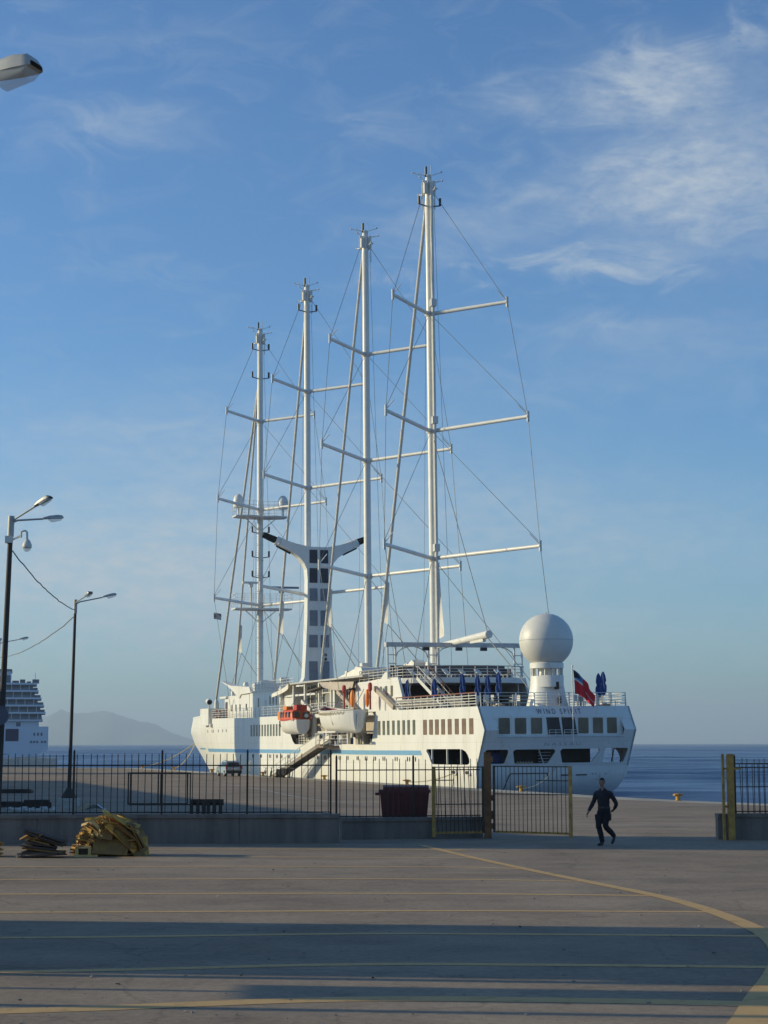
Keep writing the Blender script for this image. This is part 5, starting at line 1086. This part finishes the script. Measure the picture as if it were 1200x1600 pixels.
lr = empty('life_ring', sp(57.15, 6.75, 9.15), 'red and white life ring hanging on the bow wing of the ship', 'life ring', SHIP_R)
for k in range(4):
    MB().tube([(0, .42 * math.cos(a), .42 * math.sin(a)) for a in [rad(k * 90 + 4 + 82 * i / 8) for i in range(9)]], .11, 8).build('ring_section', REDP, lr, True)
    MB().tube([(0, .42 * math.cos(a), .42 * math.sin(a)) for a in [rad(k * 90 - 6 + 10 * i / 2) for i in range(3)]], .115, 8).build('ring_band', OFFW, lr, True)

# gangway down to the quay
g0, g1 = Vector((18.6, 10.35, 2.12)), Vector((7.6, 8.7, 5.35))
gw = empty('gangway', SHIP_O, 'white sided gangway sloping from the quay up to the boat deck', 'gangway', SHIP_R)
d = (g1 - g0); dn = d.normalized(); sd_ = dn.cross(Vector((0, 0, 1))).normalized(); upn = sd_.cross(dn)
MB().bar(g0, g1, 1.0, .12).build('walkway', mat('dark_gangway_underside', (.10, .08, .06), .7), gw)
for s_ in (1, -1):
    MB().bar(g0 + sd_ * .55 * s_, g1 + sd_ * .55 * s_, .08, .34).build('side_beam', mat('grey_gangway_beam', (.24, .21, .17), .6), gw)
    a, b = g0.lerp(g1, .50) + sd_ * .58 * s_, g1 + sd_ * .58 * s_
    MB().add([a + Vector((0, 0, .12)), b + Vector((0, 0, .12)), b + Vector((0, 0, 1.0)), g0.lerp(g1, .72) + sd_ * .58 * s_ + Vector((0, 0, 1.0))], [(0, 1, 2, 3)]).build('side_canvas', CLOTH, gw)
    hr = MB()
    for h in (.55, 1.1): hr.tube([g0 + sd_ * .55 * s_ + Vector((0, 0, h - .1)), g1 + sd_ * .55 * s_ + Vector((0, 0, h))], .035, 6)
    for i in range(11): p = g0.lerp(g1, i / 10) + sd_ * .55 * s_; hr.bar(p, p + Vector((0, 0, 1.08)), .05)
    hr.build('handrail', OFFW, gw)
stp = MB()
for i in range(24): p = g0.lerp(g1, (i + .5) / 24); stp.box(p + upn * .08, (.06, .9, .05))
stp.build('treads', STEEL, gw)
MB().bb((5.4, 7.9, 5.1), (8.0, 9.5, 5.3)).build('landing', mat('brown_landing', (.20, .15, .11), .7), gw)
lg = MB()
for x, y in ((5.4, 9.45), (6.7, 9.45), (8.0, 9.45), (5.4, 8.0)): lg.bar((x, y, 5.3), (x, y, 6.5), .06)
for z in (5.9, 6.45): lg.bar((5.4, 9.45, z), (8, 9.45, z), .05); lg.bar((5.4, 9.45, z), (5.4, 8, z), .05)
lg.build('landing_rail', OFFW, gw)
MB().tube([(18.8, 9.8, 2.16), (18.8, 10.9, 2.16)], .13, 10).build('roller', RUBBER, gw)
MB().tube([(11.0, 9.1, 4.5), (9.2, 8.2, 8.2)], .04, 5).build('hoist_wire', WIRE, gw)

# ------------------------------------------------------------------ loose things on the ship's decks
def parasol():
    t = empty('parasol', (0, 0, 0), '', 'parasol', SHIP_R, 'folded blue parasols on the aft deck')
    MB().tube([(0, 0, 0), (0, 0, 2.75)], .035, 8).build('pole', OFFW, t); MB().lathe([(.3, 0), (.28, .08), (.06, .12)], 12).build('base', STEEL, t)
    def fn(u, v):
        z = lerp(.75, 2.75, u); r = interp([(.75, .13), (1.1, .22), (1.5, .23), (1.75, .14), (1.95, .20), (2.3, .17), (2.6, .10), (2.75, .02)], z); a = 2 * math.pi * v
        r *= 1 + .34 * math.cos(5 * a + z * 2.1); return (r * math.cos(a), r * math.sin(a), z)
    MB().grid(fn, 10, 36).build('canvas', BLUEC, t, True); MB().lathe([(.17, 1.72), (.175, 1.78)], 12).build('tie_band', BLUEC, t); return t
PT = parasol()
for i, (x, y, z, lab) in enumerate([(-9.3, 6.2, 8.42, 'folded blue parasol under the white deckhouse corner, leftmost on the aft deck'), (-12.6, 4.9, 8.42, 'folded blue parasol right of the sloping stairs'), (-16.0, 3.6, 8.75, 'tall folded blue parasol third from the left on the aft deck'), (-20.0, 3.85, 8.42, 'folded blue parasol, left one of the close pair left of the radome'), (-21.0, 3.35, 8.42, 'folded blue parasol, right one of the close pair left of the radome'), (-22.0, 2.78, 8.65, 'folded blue parasol nearest to the radome pedestal'), (-24.0, -5.96, 8.65, 'taller folded blue parasol at the right corner of the aft deck'), (-26.0, -4.53, 8.42, 'lower folded blue parasol beside the taller one at the right corner')]):
    p = PT if i == 0 else copy_tree(PT); p.location = sp(x, y, z); p['label'] = lab
    if z > 8.5:                                             # stands on a wooden plinth of the deck
        MB().bb((x - .4, y - .4, 8.41), (x + .4, y + .4, z)).build('deck_plinth', TEAK, ship)
ORD = ['nearest', 'second', 'third', 'fourth', 'fifth', 'sixth', 'seventh', 'eighth', 'ninth']
def lounger():
    t = empty('deck_lounger', (0, 0, 0), '', 'deck chair', SHIP_R, 'white loungers on the ship decks')
    MB().bb((-.3, -.85, .32), (.3, .35, .38)).build('seat', OFFW, t); MB().box((0, .68, .62), (.6, .78, .05), (rad(42), 0, 0)).build('backrest', OFFW, t)
    lg = MB().bb((-.28, -.75, 0), (-.23, -.7, .32)).mesh('leg', STEEL)
    for x in (0, .51):
        for y in (0, 1.0): inst('leg', lg, t, (x, y, 0))
    return t
LT = lounger(); spots = [(-8.9 - .95 * i, 6.1 - .02 * i, 8.42, 1.9) for i in range(9)] + [(-7.0, y, 11.36, 0.4) for y in (4.4, 2.9, 1.0, -.6, -2.2, -4.2)] + [(-18.5 - .9 * i, 5.2, 8.42, 1.7) for i in range(4)]
for i, (x, y, z, rz) in enumerate(spots):
    c = LT if i == 0 else copy_tree(LT); c.location = sp(x, y, z); c.rotation_euler = (SHIP_R[0], 0, SHIP_R[2] + rz + rad(-90))
    c['label'] = f'white lounger behind the port rail, {ORD[i]} from the white deckhouse' if i < 9 else f'white lounger on the upper sun deck, {ORD[i - 9]} from its left end' if i < 15 else f'white lounger on the open aft deck left of the radome, {ORD[i - 15]} from the stairs'
def chair():
    t = empty('deck_chair', (0, 0, 0), '', 'chair', SHIP_R, 'chairs and tables at the stern rail')
    MB().bb((-.23, -.23, .42), (.23, .23, .46)).build('seat', OFFW, t); MB().bb((.2, -.23, .46), (.24, .23, .95)).build('backrest', OFFW, t)
    lg = MB().bb((-.23, -.23, 0), (-.19, -.19, .42)).mesh('leg', STEEL)
    for x in (0, .42):
        for y in (0, .42): inst('leg', lg, t, (x, y, 0))
    return t
CT = chair(); cs = [(-26.2, 5.6), (-25.4, 4.6), (-26.3, 3.4), (-25.2, 2.6), (-26.4, -2.4), (-25.3, -3.3), (-26.3, -4.0), (-25.2, -5.0), (-26.4, -5.6), (-23.4, 5.2), (-22.6, 3.9)]
for i, (x, y) in enumerate(cs):
    c = CT if i == 0 else copy_tree(CT); c.location = sp(x, y, 8.42); c.rotation_euler = (SHIP_R[0], 0, SHIP_R[2] + (i * 1.7) % 6.28); c['label'] = f'white deck chair left of the radome, {ORD[sum(b < y for a, b in cs if b > 0)]} to the pedestal' if y > 0 else f'white deck chair right of the flag, {ORD[sum(b > y for a, b in cs if b < 0)]} to the flag pole'
def table():
    t = empty('deck_table', (0, 0, 0), '', 'table', SHIP_R, 'round tables at the stern rail')
    MB().lathe([(.45, .72), (.45, .75)], 14).build('table_top', OFFW, t); MB().tube([(0, 0, 0), (0, 0, .72)], .04, 8).build('leg', STEEL, t); return t
TT = table()
for i, (x, y) in enumerate([(-25.8, 5.1), (-25.8, 3.0), (-25.8, -2.9), (-25.8, -4.5)]):
    c = TT if i == 0 else copy_tree(TT); c.location = sp(x, y, 8.42); c['label'] = ['round white table at the port corner of the stern rail', 'round white table at the stern rail, nearest to the radome on its left', 'round white table at the stern rail just right of the flag', 'round white table under the parasols at the right end of the stern rail'][i]

# flag at the stern: hangs limp from its pole
def flag():
    M = bpy.data.materials.new('flag_cloth'); M.use_nodes = True; nt = M.node_tree; nd = nt.nodes; lk = nt.links; b = nd['Principled BSDF']; b.inputs['Roughness'].default_value = .85
    at = nd.new('ShaderNodeAttribute'); at.attribute_name = 'flag_colour'; lk.new(at.outputs['Color'], b.inputs['Base Color'])
    nu, nv = 48, 32; W_, H_ = 3.3, 1.95
    def col(u, v):                                          # u along the fly, v down the hoist
        if u < .4 and v < .34:
            if u / .4 * .62 + abs(v - .16) / .34 < .55: return (.012, .012, .016)
            return (.05, .20, .42)
        if u < .4 and v < .43: return (.62, .60, .58)
        if abs(v - .60) < .035 and u > .55: return (.55, .42, .40)
        return (.62, .018, .028)
    def pos(u, v):
        ax = 1.62 * u ** .9; z = -2.1 * u ** 1.3 - v * H_ * (1 - .5 * u); x = ax * (1 - .18 * v) + .10 * v
        f = math.sin(9 * u + 2.2 * v) * .13 * u + .06 * math.sin(17 * u - 3 * v)
        return (f - .55 * u, -x - .04 * math.sin(14 * u), z)
    mb = MB().grid(lambda u, v: pos(u, v), nu, nv)
    me = mb.mesh('flag', M, True); ca = me.color_attributes.new('flag_colour', 'FLOAT_COLOR', 'POINT')
    for i in range(nu + 1):
        for j in range(nv + 1): ca.data[i * (nv + 1) + j].color = (*col(i / nu, j / nv), 1)
    o = bpy.data.objects.new('flag', me); COL.objects.link(o); o.location = sp(-28.98, -.80, 11.3); o.rotation_euler = SHIP_R
    tag(o, 'red flag with a blue and black corner hanging limp at the stern pole', 'flag')
flag()
cf = MB().grid(lambda u, v: (.05 * math.sin(6 * u), -u * 1.0, -v * .8 - .15 * u), 8, 6).build('signal_flag', mat('black_white_pennant', (.03, .03, .04), .8, scale=2.2, col2=(.6, .6, .6)), None, True)
cf.location = sp(61.0, 6.4, 22.1); cf.rotation_euler = SHIP_R; tag(cf, 'small black and white flag below the lower platform of the front mast', 'flag')

# mooring ropes
def rope(a, b, sag, label, r=.035):
    a, b = Vector(a), Vector(b); pts = [a.lerp(b, i / 18) - Vector((0, 0, 4 * sag * (i / 18) * (1 - i / 18))) for i in range(19)]
    tag(MB().tube(pts, r, 6).build('mooring_rope', ROPE, None, True), label, 'rope')
def qb(s): p = qpt(s, .62); return (p[0], p[1], p[2] + .24)
rope(sp(-26.9, -.1, 3.55), qb(-42.12), .5, 'pale rope from the middle of the stern to the yellow bollard', .05)
rope(sp(-22.6, 7.05, 3.1), qb(-18.65), .25, 'short rope from the port fairlead to the bollard above the dumpster', .045)
rope(sp(96.2, .35, 5.5), qb(88.0), .6, 'long pale rope from the bow to the far bollard at the left', .07)
rope(sp(95.6, .5, 5.3), qb(68.17), .7, 'steeper rope hanging from the bow to the nearer bow bollard', .06)

# ------------------------------------------------------------------ vehicles on the quay
def car():
    p = qpt(25.6, 4.4); t = empty('parked_car', p, 'silver hatchback car parked on the quay, seen from behind', 'car', (0, 0, TH + math.pi / 2))
    W2 = .86                                                # x forward, y left
    side = [(-2.0, .35), (-2.05, .75), (-1.95, 1.0), (-1.72, 1.52), (-1.5, 1.60), (.1, 1.62), (.45, 1.55), (1.0, 1.08), (1.75, .98), (2.05, .8), (2.1, .4)]
    def fn(u, v):
        i = min(len(side) - 2, int(u * (len(side) - 1) + 1e-6)); f = u * (len(side) - 1) - i; x, z = lerp(side[i][0], side[i + 1][0], f), lerp(side[i][1], side[i + 1][1], f)
        w = W2 * (1 - .22 * max(0, (z - .95) / .65)); return (x, (v * 2 - 1) * w, z)
    n = 30; mb = MB().grid(fn, n, 4)
    for v in (0, 1):
        vs = [fn(i / n, v) for i in range(n + 1)] + [(2.1, (v * 2 - 1) * W2, .3), (-2.0, (v * 2 - 1) * W2, .3)]; mb.add(vs, [tuple(range(len(vs)))])
    mb.add([(-2, -W2, .3), (2.1, -W2, .3), (2.1, W2, .3), (-2, W2, .3)], [(0, 1, 2, 3)]).build('body', CARP, t)
    MB().add([(-2.0, -.62, 1.03), (-2.0, .62, 1.03), (-1.78, .56, 1.46), (-1.78, -.56, 1.46)], [(0, 1, 2, 3)]).build('rear_window', GLASS, t).location = (-.03, 0, 0)
    for s_ in (1, -1):
        for xa, xb in ((-1.55, -.75), (-.65, .2)): MB().add([(xa, s_ * .86, 1.02), (xb, s_ * .86, 1.02), (xb - .02, s_ * .715, 1.5), (xa + .12, s_ * .715, 1.5)], [(0, 1, 2, 3)]).build('side_window', GLASS, t)
        MB().bb((-2.08, s_ * .82 - .1, .75), (-1.9, s_ * .82 + .05, 1.15)).build('tail_light', REDL, t)
        MB().bb((.55, s_ * .95 - .1, 1.05), (.7, s_ * .95 + .1, 1.2)).build('mirror', CARP, t)
        for x in (-1.3, 1.35):
            w = MB().tube([(0, -.1, 0), (0, .1, 0)], .31, 16).build('wheel', RUBBER, t, loc=(x, s_ * .78, .31)); MB().tube([(0, -.11, 0), (0, .11, 0)], .19, 12).build('rim', STEEL, w)
        MB().bar((-1.4, s_ * .6, 1.68), (.1, s_ * .6, 1.68), .04).build('roof_rail', BLACK, t)
    MB().bb((-2.14, -.85, .34), (-1.95, .85, .62)).build('rear_bumper', BLACK, t); MB().bb((-2.1, -.26, .72), (-2.04, .26, .84)).build('number_plate', OFFW, t)
car()
def bike(s, n, rz, label):
    p = qpt(s, n); t = empty('bicycle', p, label, 'bicycle', (rad(8), 0, rz)); fr = mat('dark_bicycle_frame', (.05, .05, .07), .4)
    for x in (-.52, .52):
        w = MB().tube([(x + .33 * math.cos(a), 0, .34 + .33 * math.sin(a)) for a in [2 * math.pi * i / 20 for i in range(21)]], .022, 6, cap=False).build('wheel', RUBBER, t, True)
        sp_ = MB()
        for i in range(8): sp_.bar((x, 0, .34), (x + .32 * math.cos(i * .785), 0, .34 + .32 * math.sin(i * .785)), .006)
        sp_.build('spokes', STEEL, w)
    MB().bar((-.52, 0, .34), (-.08, 0, .3), .03).bar((-.08, 0, .3), (-.2, 0, .85), .03).bar((-.08, 0, .3), (.36, 0, .8), .035).bar((-.18, 0, .78), (.36, 0, .82), .03).bar((-.52, 0, .34), (-.18, 0, .78), .025).bar((.52, 0, .34), (.34, 0, .95), .03).build('frame', fr, t)
    MB().bb((-.36, -.07, .88), (-.1, .07, .93)).build('saddle', BLACK, t); MB().bar((.32, -.28, 1.0), (.32, .28, 1.0), .03).build('handlebar', STEEL, t)
bike(9.6, 2.2, TH + 1.3, 'bicycle parked by itself right of the gangway foot'); bike(11.3, 2.0, TH + 1.35, 'bicycle close under the gangway, left of the lone one')
bike(17.6, 2.1, TH + 1.2, 'bicycle standing left of the gangway foot'); bike(19.0, 2.3, TH + 1.5, 'leftmost bicycle by the gangway foot')
def scooter(s, n, label):
    p = qpt(s, n); t = empty('scooter', p, label, 'scooter', (rad(6), 0, TH + 1.0)); dk = mat('dark_scooter_plastic', (.05, .035, .03), .4)
    for x in (-.6, .6): MB().tube([(x, -.06, .24), (x, .06, .24)], .24, 14).build('wheel', RUBBER, t)
    MB().prism([(-.8, .4), (-.75, .75), (-.1, .78), (.05, .4), (.3, .35), (.45, .95), (.55, .95), (.62, .3), (.1, .22), (-.5, .25)], lambda u, v, w: (u, w, v), -.14, .14).build('body', dk, t)
    MB().bb((-.72, -.13, .76), (-.05, .13, .86)).build('seat', BLACK, t); MB().bar((.46, -.3, 1.02), (.46, .3, 1.02), .04).build('handlebar', STEEL, t)
scooter(15.2, 1.9, 'dark scooter parked under the gangway foot'); scooter(13.4, 2.1, 'second dark scooter right beside the gangway foot')
p = qpt(24.6, 2.3); t = empty('easel_sign', p, 'thin white folding sign stand on the quay right of the parked car', 'sign stand', (0, 0, TH + .2))
for a, b in (((-.5, 0, 0), (-.05, 0, 1.6)), ((.5, 0, 0), (.05, 0, 1.6)), ((0, .6, 0), (0, .02, 1.55))): MB().bar(a, b, .05).build('leg', OFFW, t)
MB().prism([(-.32, .5), (.02, .5), (-.02, 1.5), (-.12, 1.5)], lambda u, v, w: (u - .1, w, v), -.06, -.02).build('board', OFFW, t)

# ------------------------------------------------------------------ white cruise ship far left
def cruise():
    t = empty('cruise_ship', (-132.0, 700, WATER_Z), 'large white cruise ship with stepped balcony decks far behind the left lamp posts', 'ship', (0, 0, rad(11.3)))
    CW = mat('far_ship_white', (.58, .61, .65), .5, var=.04, scale=.05); CG = mat('far_balcony_glass', (.10, .13, .17), .3, var=.4, scale=.15); B = 32.0
    hull = [(0, 12.2), (0, 3.2), (-4, 1.2), (-14, .0), (-190, -1), (-190, 12.2)]
    MB().prism(hull, lambda u, v, w: (u + .12 * 0, w, v), 0, B).build('hull', CW, t)
    MB().prism([(-14, 1.6), (-30, .2), (-190, .1), (-190, 1.6)], lambda u, v, w: (u, w, v), -.06, .0).build('dark_waterline', mat('far_blue_boot', (.02, .05, .12), .5), t)
    ends = [-2.2, -1.5, -2.0, -3.0, -3.7, -4.8, -5.0]
    for k in range(6):
        z = 12.2 + 2.85 * k
        xe = [-2.2, -1.2, -1.8, -2.9, -4.1, -4.8][k]
        MB().bb((-190, 2.2, z), (xe - 1.5, B - 2, z + 2.2)).build('deck_wall', CG if k else CW, t)
        MB().bb((-190, .2 if k else .6, z + 2.15), (xe, B, z + 2.85)).build('deck_edge', CW, t)
        MB().bb((-190, .35, z + 2.85), (xe - .4, .45, z + 3.8)).build('balcony_glass', CG, t) if k < 5 else None
        dv = MB().bb((-.1, .3, .1), (.1, 2.2, 2.15)).mesh('balcony_divider', CW)
        for i in range(14): inst('balcony_divider', dv, t, (xe - 3 - i * 3.4, 0, z)) if k else None
    wn = MB().bb((-.35, -.08, -.6), (.35, .02, .6)).mesh('hull_window', CG)
    for x in (-2.4, -3.8, -5.2): inst('hull_window', wn, t, (x - .2, 0, 9.2))
    for x in (-1.2, -2.4, -4.2, -5.4, -6.6): inst('hull_window', wn, t, (x, 0, 6.2), (0, 0, 0), (1.2, 1, .7))
    MB().bb((-12.5, 2, 12.3), (-10.8, 2.3, 13.9)).build('dark_doorway', CG, t)
    rnd = random.Random(6); x = -4
    while x > -60:
        w = rnd.uniform(1.2, 3.0); MB().bb((x - w, 4, 29.3), (x, 9, 29.3 + rnd.uniform(.7, 1.7) + (2.0 if x < -14 else 0))).build('deck_gear', CG, t); x -= w + rnd.uniform(.2, .8)
    MB().bb((-190, 4, 29.3), (-15.0, 28, 34.0)).build('upper_house', CW, t); MB().bb((-190, 3.6, 34.0), (-14.6, 28, 34.8)).build('upper_roof', CG, t)
    MB().bar((-5.5, 5, 29.3), (-5.5, 5, 33.5), .15).build('antenna', CG, t)
cruise()

# ------------------------------------------------------------------ the walking man
def person():
    from mathutils import noise as mn
    mb = MB(); fing = MB()
    def limb(pts, n=16, sub=5, mb=mb):
        """closed tapering limb: pts = [(point, (half width, half depth))], smooth in between"""
        P = [Vector(p) for p, r in pts]; Q = [r if isinstance(r, tuple) else (r, r) for p, r in pts]; ring = []
        def cr(a, b, c, d, t): return 0.5 * ((2 * b) + (c - a) * t + (2 * a - 5 * b + 4 * c - d) * t * t + (3 * b - a - 3 * c + d) * t ** 3)
        m = len(P)
        for k in range(m - 1):
            ix = (max(0, k - 1), k, k + 1, min(m - 1, k + 2))
            for t in range(sub):
                f = t / sub; ring.append((cr(*[P[q] for q in ix], f), cr(*[Q[q][0] for q in ix], f), cr(*[Q[q][1] for q in ix], f)))
        ring.append((P[-1], *Q[-1])); vs = []; fs = []; L = len(ring); u = None
        for k, (c, rx, ry) in enumerate(ring):
            d = (ring[min(k + 1, L - 1)][0] - ring[max(k - 1, 0)][0]).normalized()
            if u is None: u = Vector((1, 0, 0)) if abs(d.x) < .8 else Vector((0, 0, 1))
            u = (u - d * u.dot(d)).normalized(); w = d.cross(u)
            vs += [c + u * math.cos(2 * math.pi * q / n) * rx + w * math.sin(2 * math.pi * q / n) * ry for q in range(n)]
        for k in range(L - 1):
            for q in range(n):
                a, b = k * n + q, k * n + (q + 1) % n; fs.append((a, b, b + n, a + n))
        fs += [tuple(range(n - 1, -1, -1)), tuple(range((L - 1) * n, L * n))]; mb.add(vs, fs)
        for c, r in ((P[0], min(Q[0])), (P[-1], min(Q[-1]))): mb.ball(c, r * .97, 12, 8)
    # x to the picture's right, y away from the viewer, z up
    limb([((0, .01, .86), (.13, .11)), ((0, .01, .95), (.168, .125)), ((-.005, 0, 1.05), (.160, .112)), ((-.01, -.01, 1.17), (.168, .118)), ((-.015, -.012, 1.30), (.188, .124)), ((-.018, -.01, 1.395), (.186, .108)), ((-.02, -.008, 1.455), (.135, .088)), ((-.02, -.01, 1.50), (.074, .070))], 24)
    limb([((-.02, -.008, 1.43), (.056, .056)), ((-.026, -.018, 1.52), (.053, .056)), ((-.03, -.03, 1.57), (.052, .056))])
    # head: skull, jaw
    limb([((-.035, -.062, 1.565), (.030, .034)), ((-.035, -.058, 1.59), (.050, .060)), ((-.036, -.045, 1.645), (.066, .086)), ((-.036, -.032, 1.70), (.074, .096)), ((-.036, -.026, 1.745), (.062, .082)), ((-.036, -.024, 1.768), (.03, .045))], 20)
    mb.ball((-.046, -.140, 1.648), .014, 8, 6, (.8, 1.3, 1.8)); mb.ball((-.042, -.118, 1.604), .016, 8, 6, (1.5, .8, .55)); mb.ball((-.042, -.110, 1.578), .018, 8, 6, (1.2, .8, .8))
    mb.ball((-.043, -.120, 1.690), .02, 8, 6, (2.4, .6, .45))
    # right arm (left in the picture), swinging forward
    limb([((-.15, -.005, 1.385), .072), ((-.205, .0, 1.365), .074), ((-.245, .015, 1.28), .066), ((-.285, .02, 1.17), .060), ((-.318, .0, 1.09), .057), ((-.352, -.07, 1.0), .050), ((-.376, -.13, .925), .043)])
    limb([((-.370, -.118, .935), .030), ((-.386, -.15, .895), (.026, .03)), ((-.398, -.17, .865), (.030, .026)), ((-.41, -.188, .83), (.032, .022)), ((-.416, -.196, .812), (.03, .018))])
    limb([((.115, -.005, 1.385), .072), ((.175, .005, 1.365), .074), ((.225, .035, 1.28), .066), ((.275, .085, 1.18), .060), ((.300, .125, 1.10), .057), ((.268, .175, 1.03), .050), ((.228, .205, .975), .043)])
    limb([((.235, .20, .985), .030), ((.208, .215, .95), (.026, .03)), ((.188, .222, .925), (.030, .026)), ((.165, .228, .90), (.031, .02))])
    def fingers(base, d, side, n, curl, th):
        d, side, n = Vector(d).normalized(), Vector(side).normalized(), Vector(n).normalized()
        for o, L in ((-.027, .062), (-.009, .074), (.010, .070), (.028, .054)):
            a = Vector(base) + side * o - d * .012; b = a + d * (.012 + L * .45); c = b + (d * math.cos(curl) + n * math.sin(curl)) * L * .36; e = c + (d * math.cos(1.9 * curl) + n * math.sin(1.9 * curl)) * L * .32
            limb([(a, .0095), (b, .0092), (c, .0086), (e, .0072)], 8, 2, fing)
        a = Vector(base) - d * .07 + side * th * .018; limb([(a, .013), (a + d * .025 + side * th * .028, .0115), (a + d * .055 + side * th * .034 + n * .012, .0098), (a + d * .078 + side * th * .03 + n * .02, .008)], 8, 2, fing)
    fingers((-.414, -.193, .818), (-.22, -.32, -.92), (.35, -.9, .25), (.85, .4, -.2), .5, 1)
    fingers((.168, .227, .903), (-.68, .15, -.66), (-.2, -.95, .0), (-.5, .1, .9), .6, 1)
    # supporting leg (left in the picture)
    limb([((-.085, .0, .90), (.098, .112)), ((-.105, -.02, .80), (.098, .108)), ((-.125, -.06, .66), (.088, .094)), ((-.135, -.09, .53), (.078, .082)), ((-.122, -.065, .45), (.076, .078)), ((-.10, -.03, .33), (.074, .080)), ((-.08, .0, .20), (.068, .075)), ((-.072, .012, .11), (.064, .074))], 20)
    limb([((-.07, .03, .06), (.040, .055)), ((-.073, .0, .055), (.043, .054)), ((-.088, -.08, .045), (.046, .042)), ((-.108, -.17, .036), (.046, .034)), ((-.115, -.205, .034), (.036, .028))])
    # trailing leg, knee bent, toe leaving the ground
    limb([((.08, .01, .90), (.098, .112)), ((.075, .01, .80), (.097, .106)), ((.055, -.01, .67), (.086, .092)), ((.045, -.03, .55), (.078, .082)), ((.058, .01, .475), (.076, .08)), ((.10, .15, .385), (.072, .078)), ((.14, .27, .30), (.066, .072)), ((.155, .325, .262), (.062, .068))], 20)
    limb([((.165, .385, .225), (.036, .04)), ((.16, .36, .20), (.040, .048)), ((.148, .325, .135), (.044, .042)), ((.13, .28, .07), (.044, .034)), ((.122, .262, .045), (.034, .028))])
    me = bpy.data.meshes.new('body'); me.from_pydata(mb.v, [], mb.f)
    bm = bmesh.new(); bm.from_mesh(me); bmesh.ops.recalc_face_normals(bm, faces=bm.faces); bm.to_mesh(me); bm.free()
    o = bpy.data.objects.new('body', me); COL.objects.link(o)
    rm = o.modifiers.new('remesh', 'REMESH'); rm.mode = 'VOXEL'; rm.voxel_size = .0125; rm.use_smooth_shade = True
    sm = o.modifiers.new('smooth', 'SMOOTH'); sm.factor = .5; sm.iterations = 2
    m2 = bpy.data.meshes.new_from_object(o.evaluated_get(bpy.context.evaluated_depsgraph_get()))
    bpy.data.objects.remove(o)
    mf = bpy.data.meshes.new('fingers'); mf.from_pydata(fing.v, [], fing.f)
    bm = bmesh.new(); bm.from_mesh(m2); bm.from_mesh(mf); bmesh.ops.recalc_face_normals(bm, faces=bm.faces); bm.to_mesh(m2); bm.free(); bpy.data.meshes.remove(mf)
    def skin(c): return c.z > 1.522 or (c.z > 1.45 and c.y < -.05 and abs(c.x + .02) < .05 * (c.z - 1.44) / .08) or (c.x < -.33 and c.z < .918) or (.1 < c.x < .215 and c.y > .185 and .7 < c.z < .962)
    def shoe(c): return (c.z < .098 and c.y < .12) or (c.y > .2 and c.z < .235)
    for v in m2.vertices:                                   # creases of the cloth
        c = v.co
        if skin(c) or shoe(c): continue
        q = Vector((c.x * 7, c.y * 7, c.z * 11)); d = mn.noise(q) * .007 + mn.noise(q * 2.7) * .0035
        for zc, wd in ((1.09, .10), (.47, .12), (.14, .08), (1.02, .05), (.84, .06)):
            d += .0032 * math.exp(-((c.z - zc) / wd) ** 2) * math.sin(c.z * 105 + c.x * 55 * (1 if c.x > 0 else -1) + c.y * 40 + 9 * mn.noise(q * .5))
        v.co = c + v.normal * d
    for m in (NAVY, SKIN, mat('black_trouser_cloth', (.009, .009, .013), .9, var=.25, scale=10), SHOE): m2.materials.append(m)
    for pl in m2.polygons:
        c = pl.center; pl.use_smooth = True
        pl.material_index = 1 if skin(c) else 3 if shoe(c) else 2 if c.z < .995 and abs(c.x) < .215 and not (c.x > .17 and c.y > .1) else 0
    t = empty('person', (5.88, 47.85, gz(47.85)), 'man in a dark navy uniform walking through the open gate, one hand swinging forward', 'person', (0, 0, rad(-24)))
    bo = bpy.data.objects.new('body', m2); COL.objects.link(bo); bo.parent = t
    def hf(u, v):                                           # cropped hair, clear of the face
        a = 2 * math.pi * u; el = lerp(-.30, math.pi / 2, v); front = max(0, -math.sin(a)); el = max(el, .34 * front ** .45 if front > 0 else -.3)
        w = 1 + .02 * math.sin(23 * a) * math.sin(9 * el)
        return (-.036 + .083 * w * math.cos(a) * math.cos(el), -.028 + .110 * w * math.sin(a) * math.cos(el), 1.697 + .096 * w * math.sin(el))
    MB().grid(hf, 40, 12).build('hair', HAIR, t, True)
    for x in (-.068, -.018): MB().ball((x, -.122, 1.676), .011, 8, 6, (1.3, .6, .6)).build('eye', HAIR, t)
    MB().ball((-.043, -.129, 1.604), .02, 8, 6, (1.2, .35, .22)).build('mouth', mat('lips', (.25, .10, .08), .5), t)
    for x in (-.110, .038): MB().ball((x, -.03, 1.655), .027, 8, 6, (.4, .7, 1.1)).build('ear', SKIN, t, True)
    MB().grid(lambda u, v: (lambda a: (-.004 + .170 * math.cos(a), .003 + .124 * math.sin(a), .985 + .036 * v))(2 * math.pi * u), 28, 1).build('belt', SHOE, t, True)
    MB().bb((-.03, -.135, .982), (.02, -.118, 1.024)).build('buckle', MATS['dark_louvre'], t)
    for s_ in (-1, 1): MB().add([(-.022 + s_ * .012, -.098, 1.43), (-.022 + s_ * .085, -.088, 1.455), (-.022 + s_ * .078, -.02, 1.525), (-.022 + s_ * .052, -.07, 1.515)], [(0, 1, 2, 3)]).build('collar_flap', NAVY, t)
    for x, y, z, s_ in ((-.205, -.05, .74, -1), (.165, .0, .74, 1)): MB().box((x, y, z), (.03, .13, .16), (.05, .08 * s_, 0)).build('thigh_pocket', MATS['black_trouser_cloth'], t)
    for x in (-.105, .07): MB().box((x, -.128, 1.285), (.10, .012, .11), (.05, 0, 0)).build('chest_pocket', NAVY, t)
    MB().box((.302, .055, 1.215), (.012, .05, .07), (0, -.4, 0)).build('arm_patch', mat('patch', (.16, .13, .06), .8), t)

person()
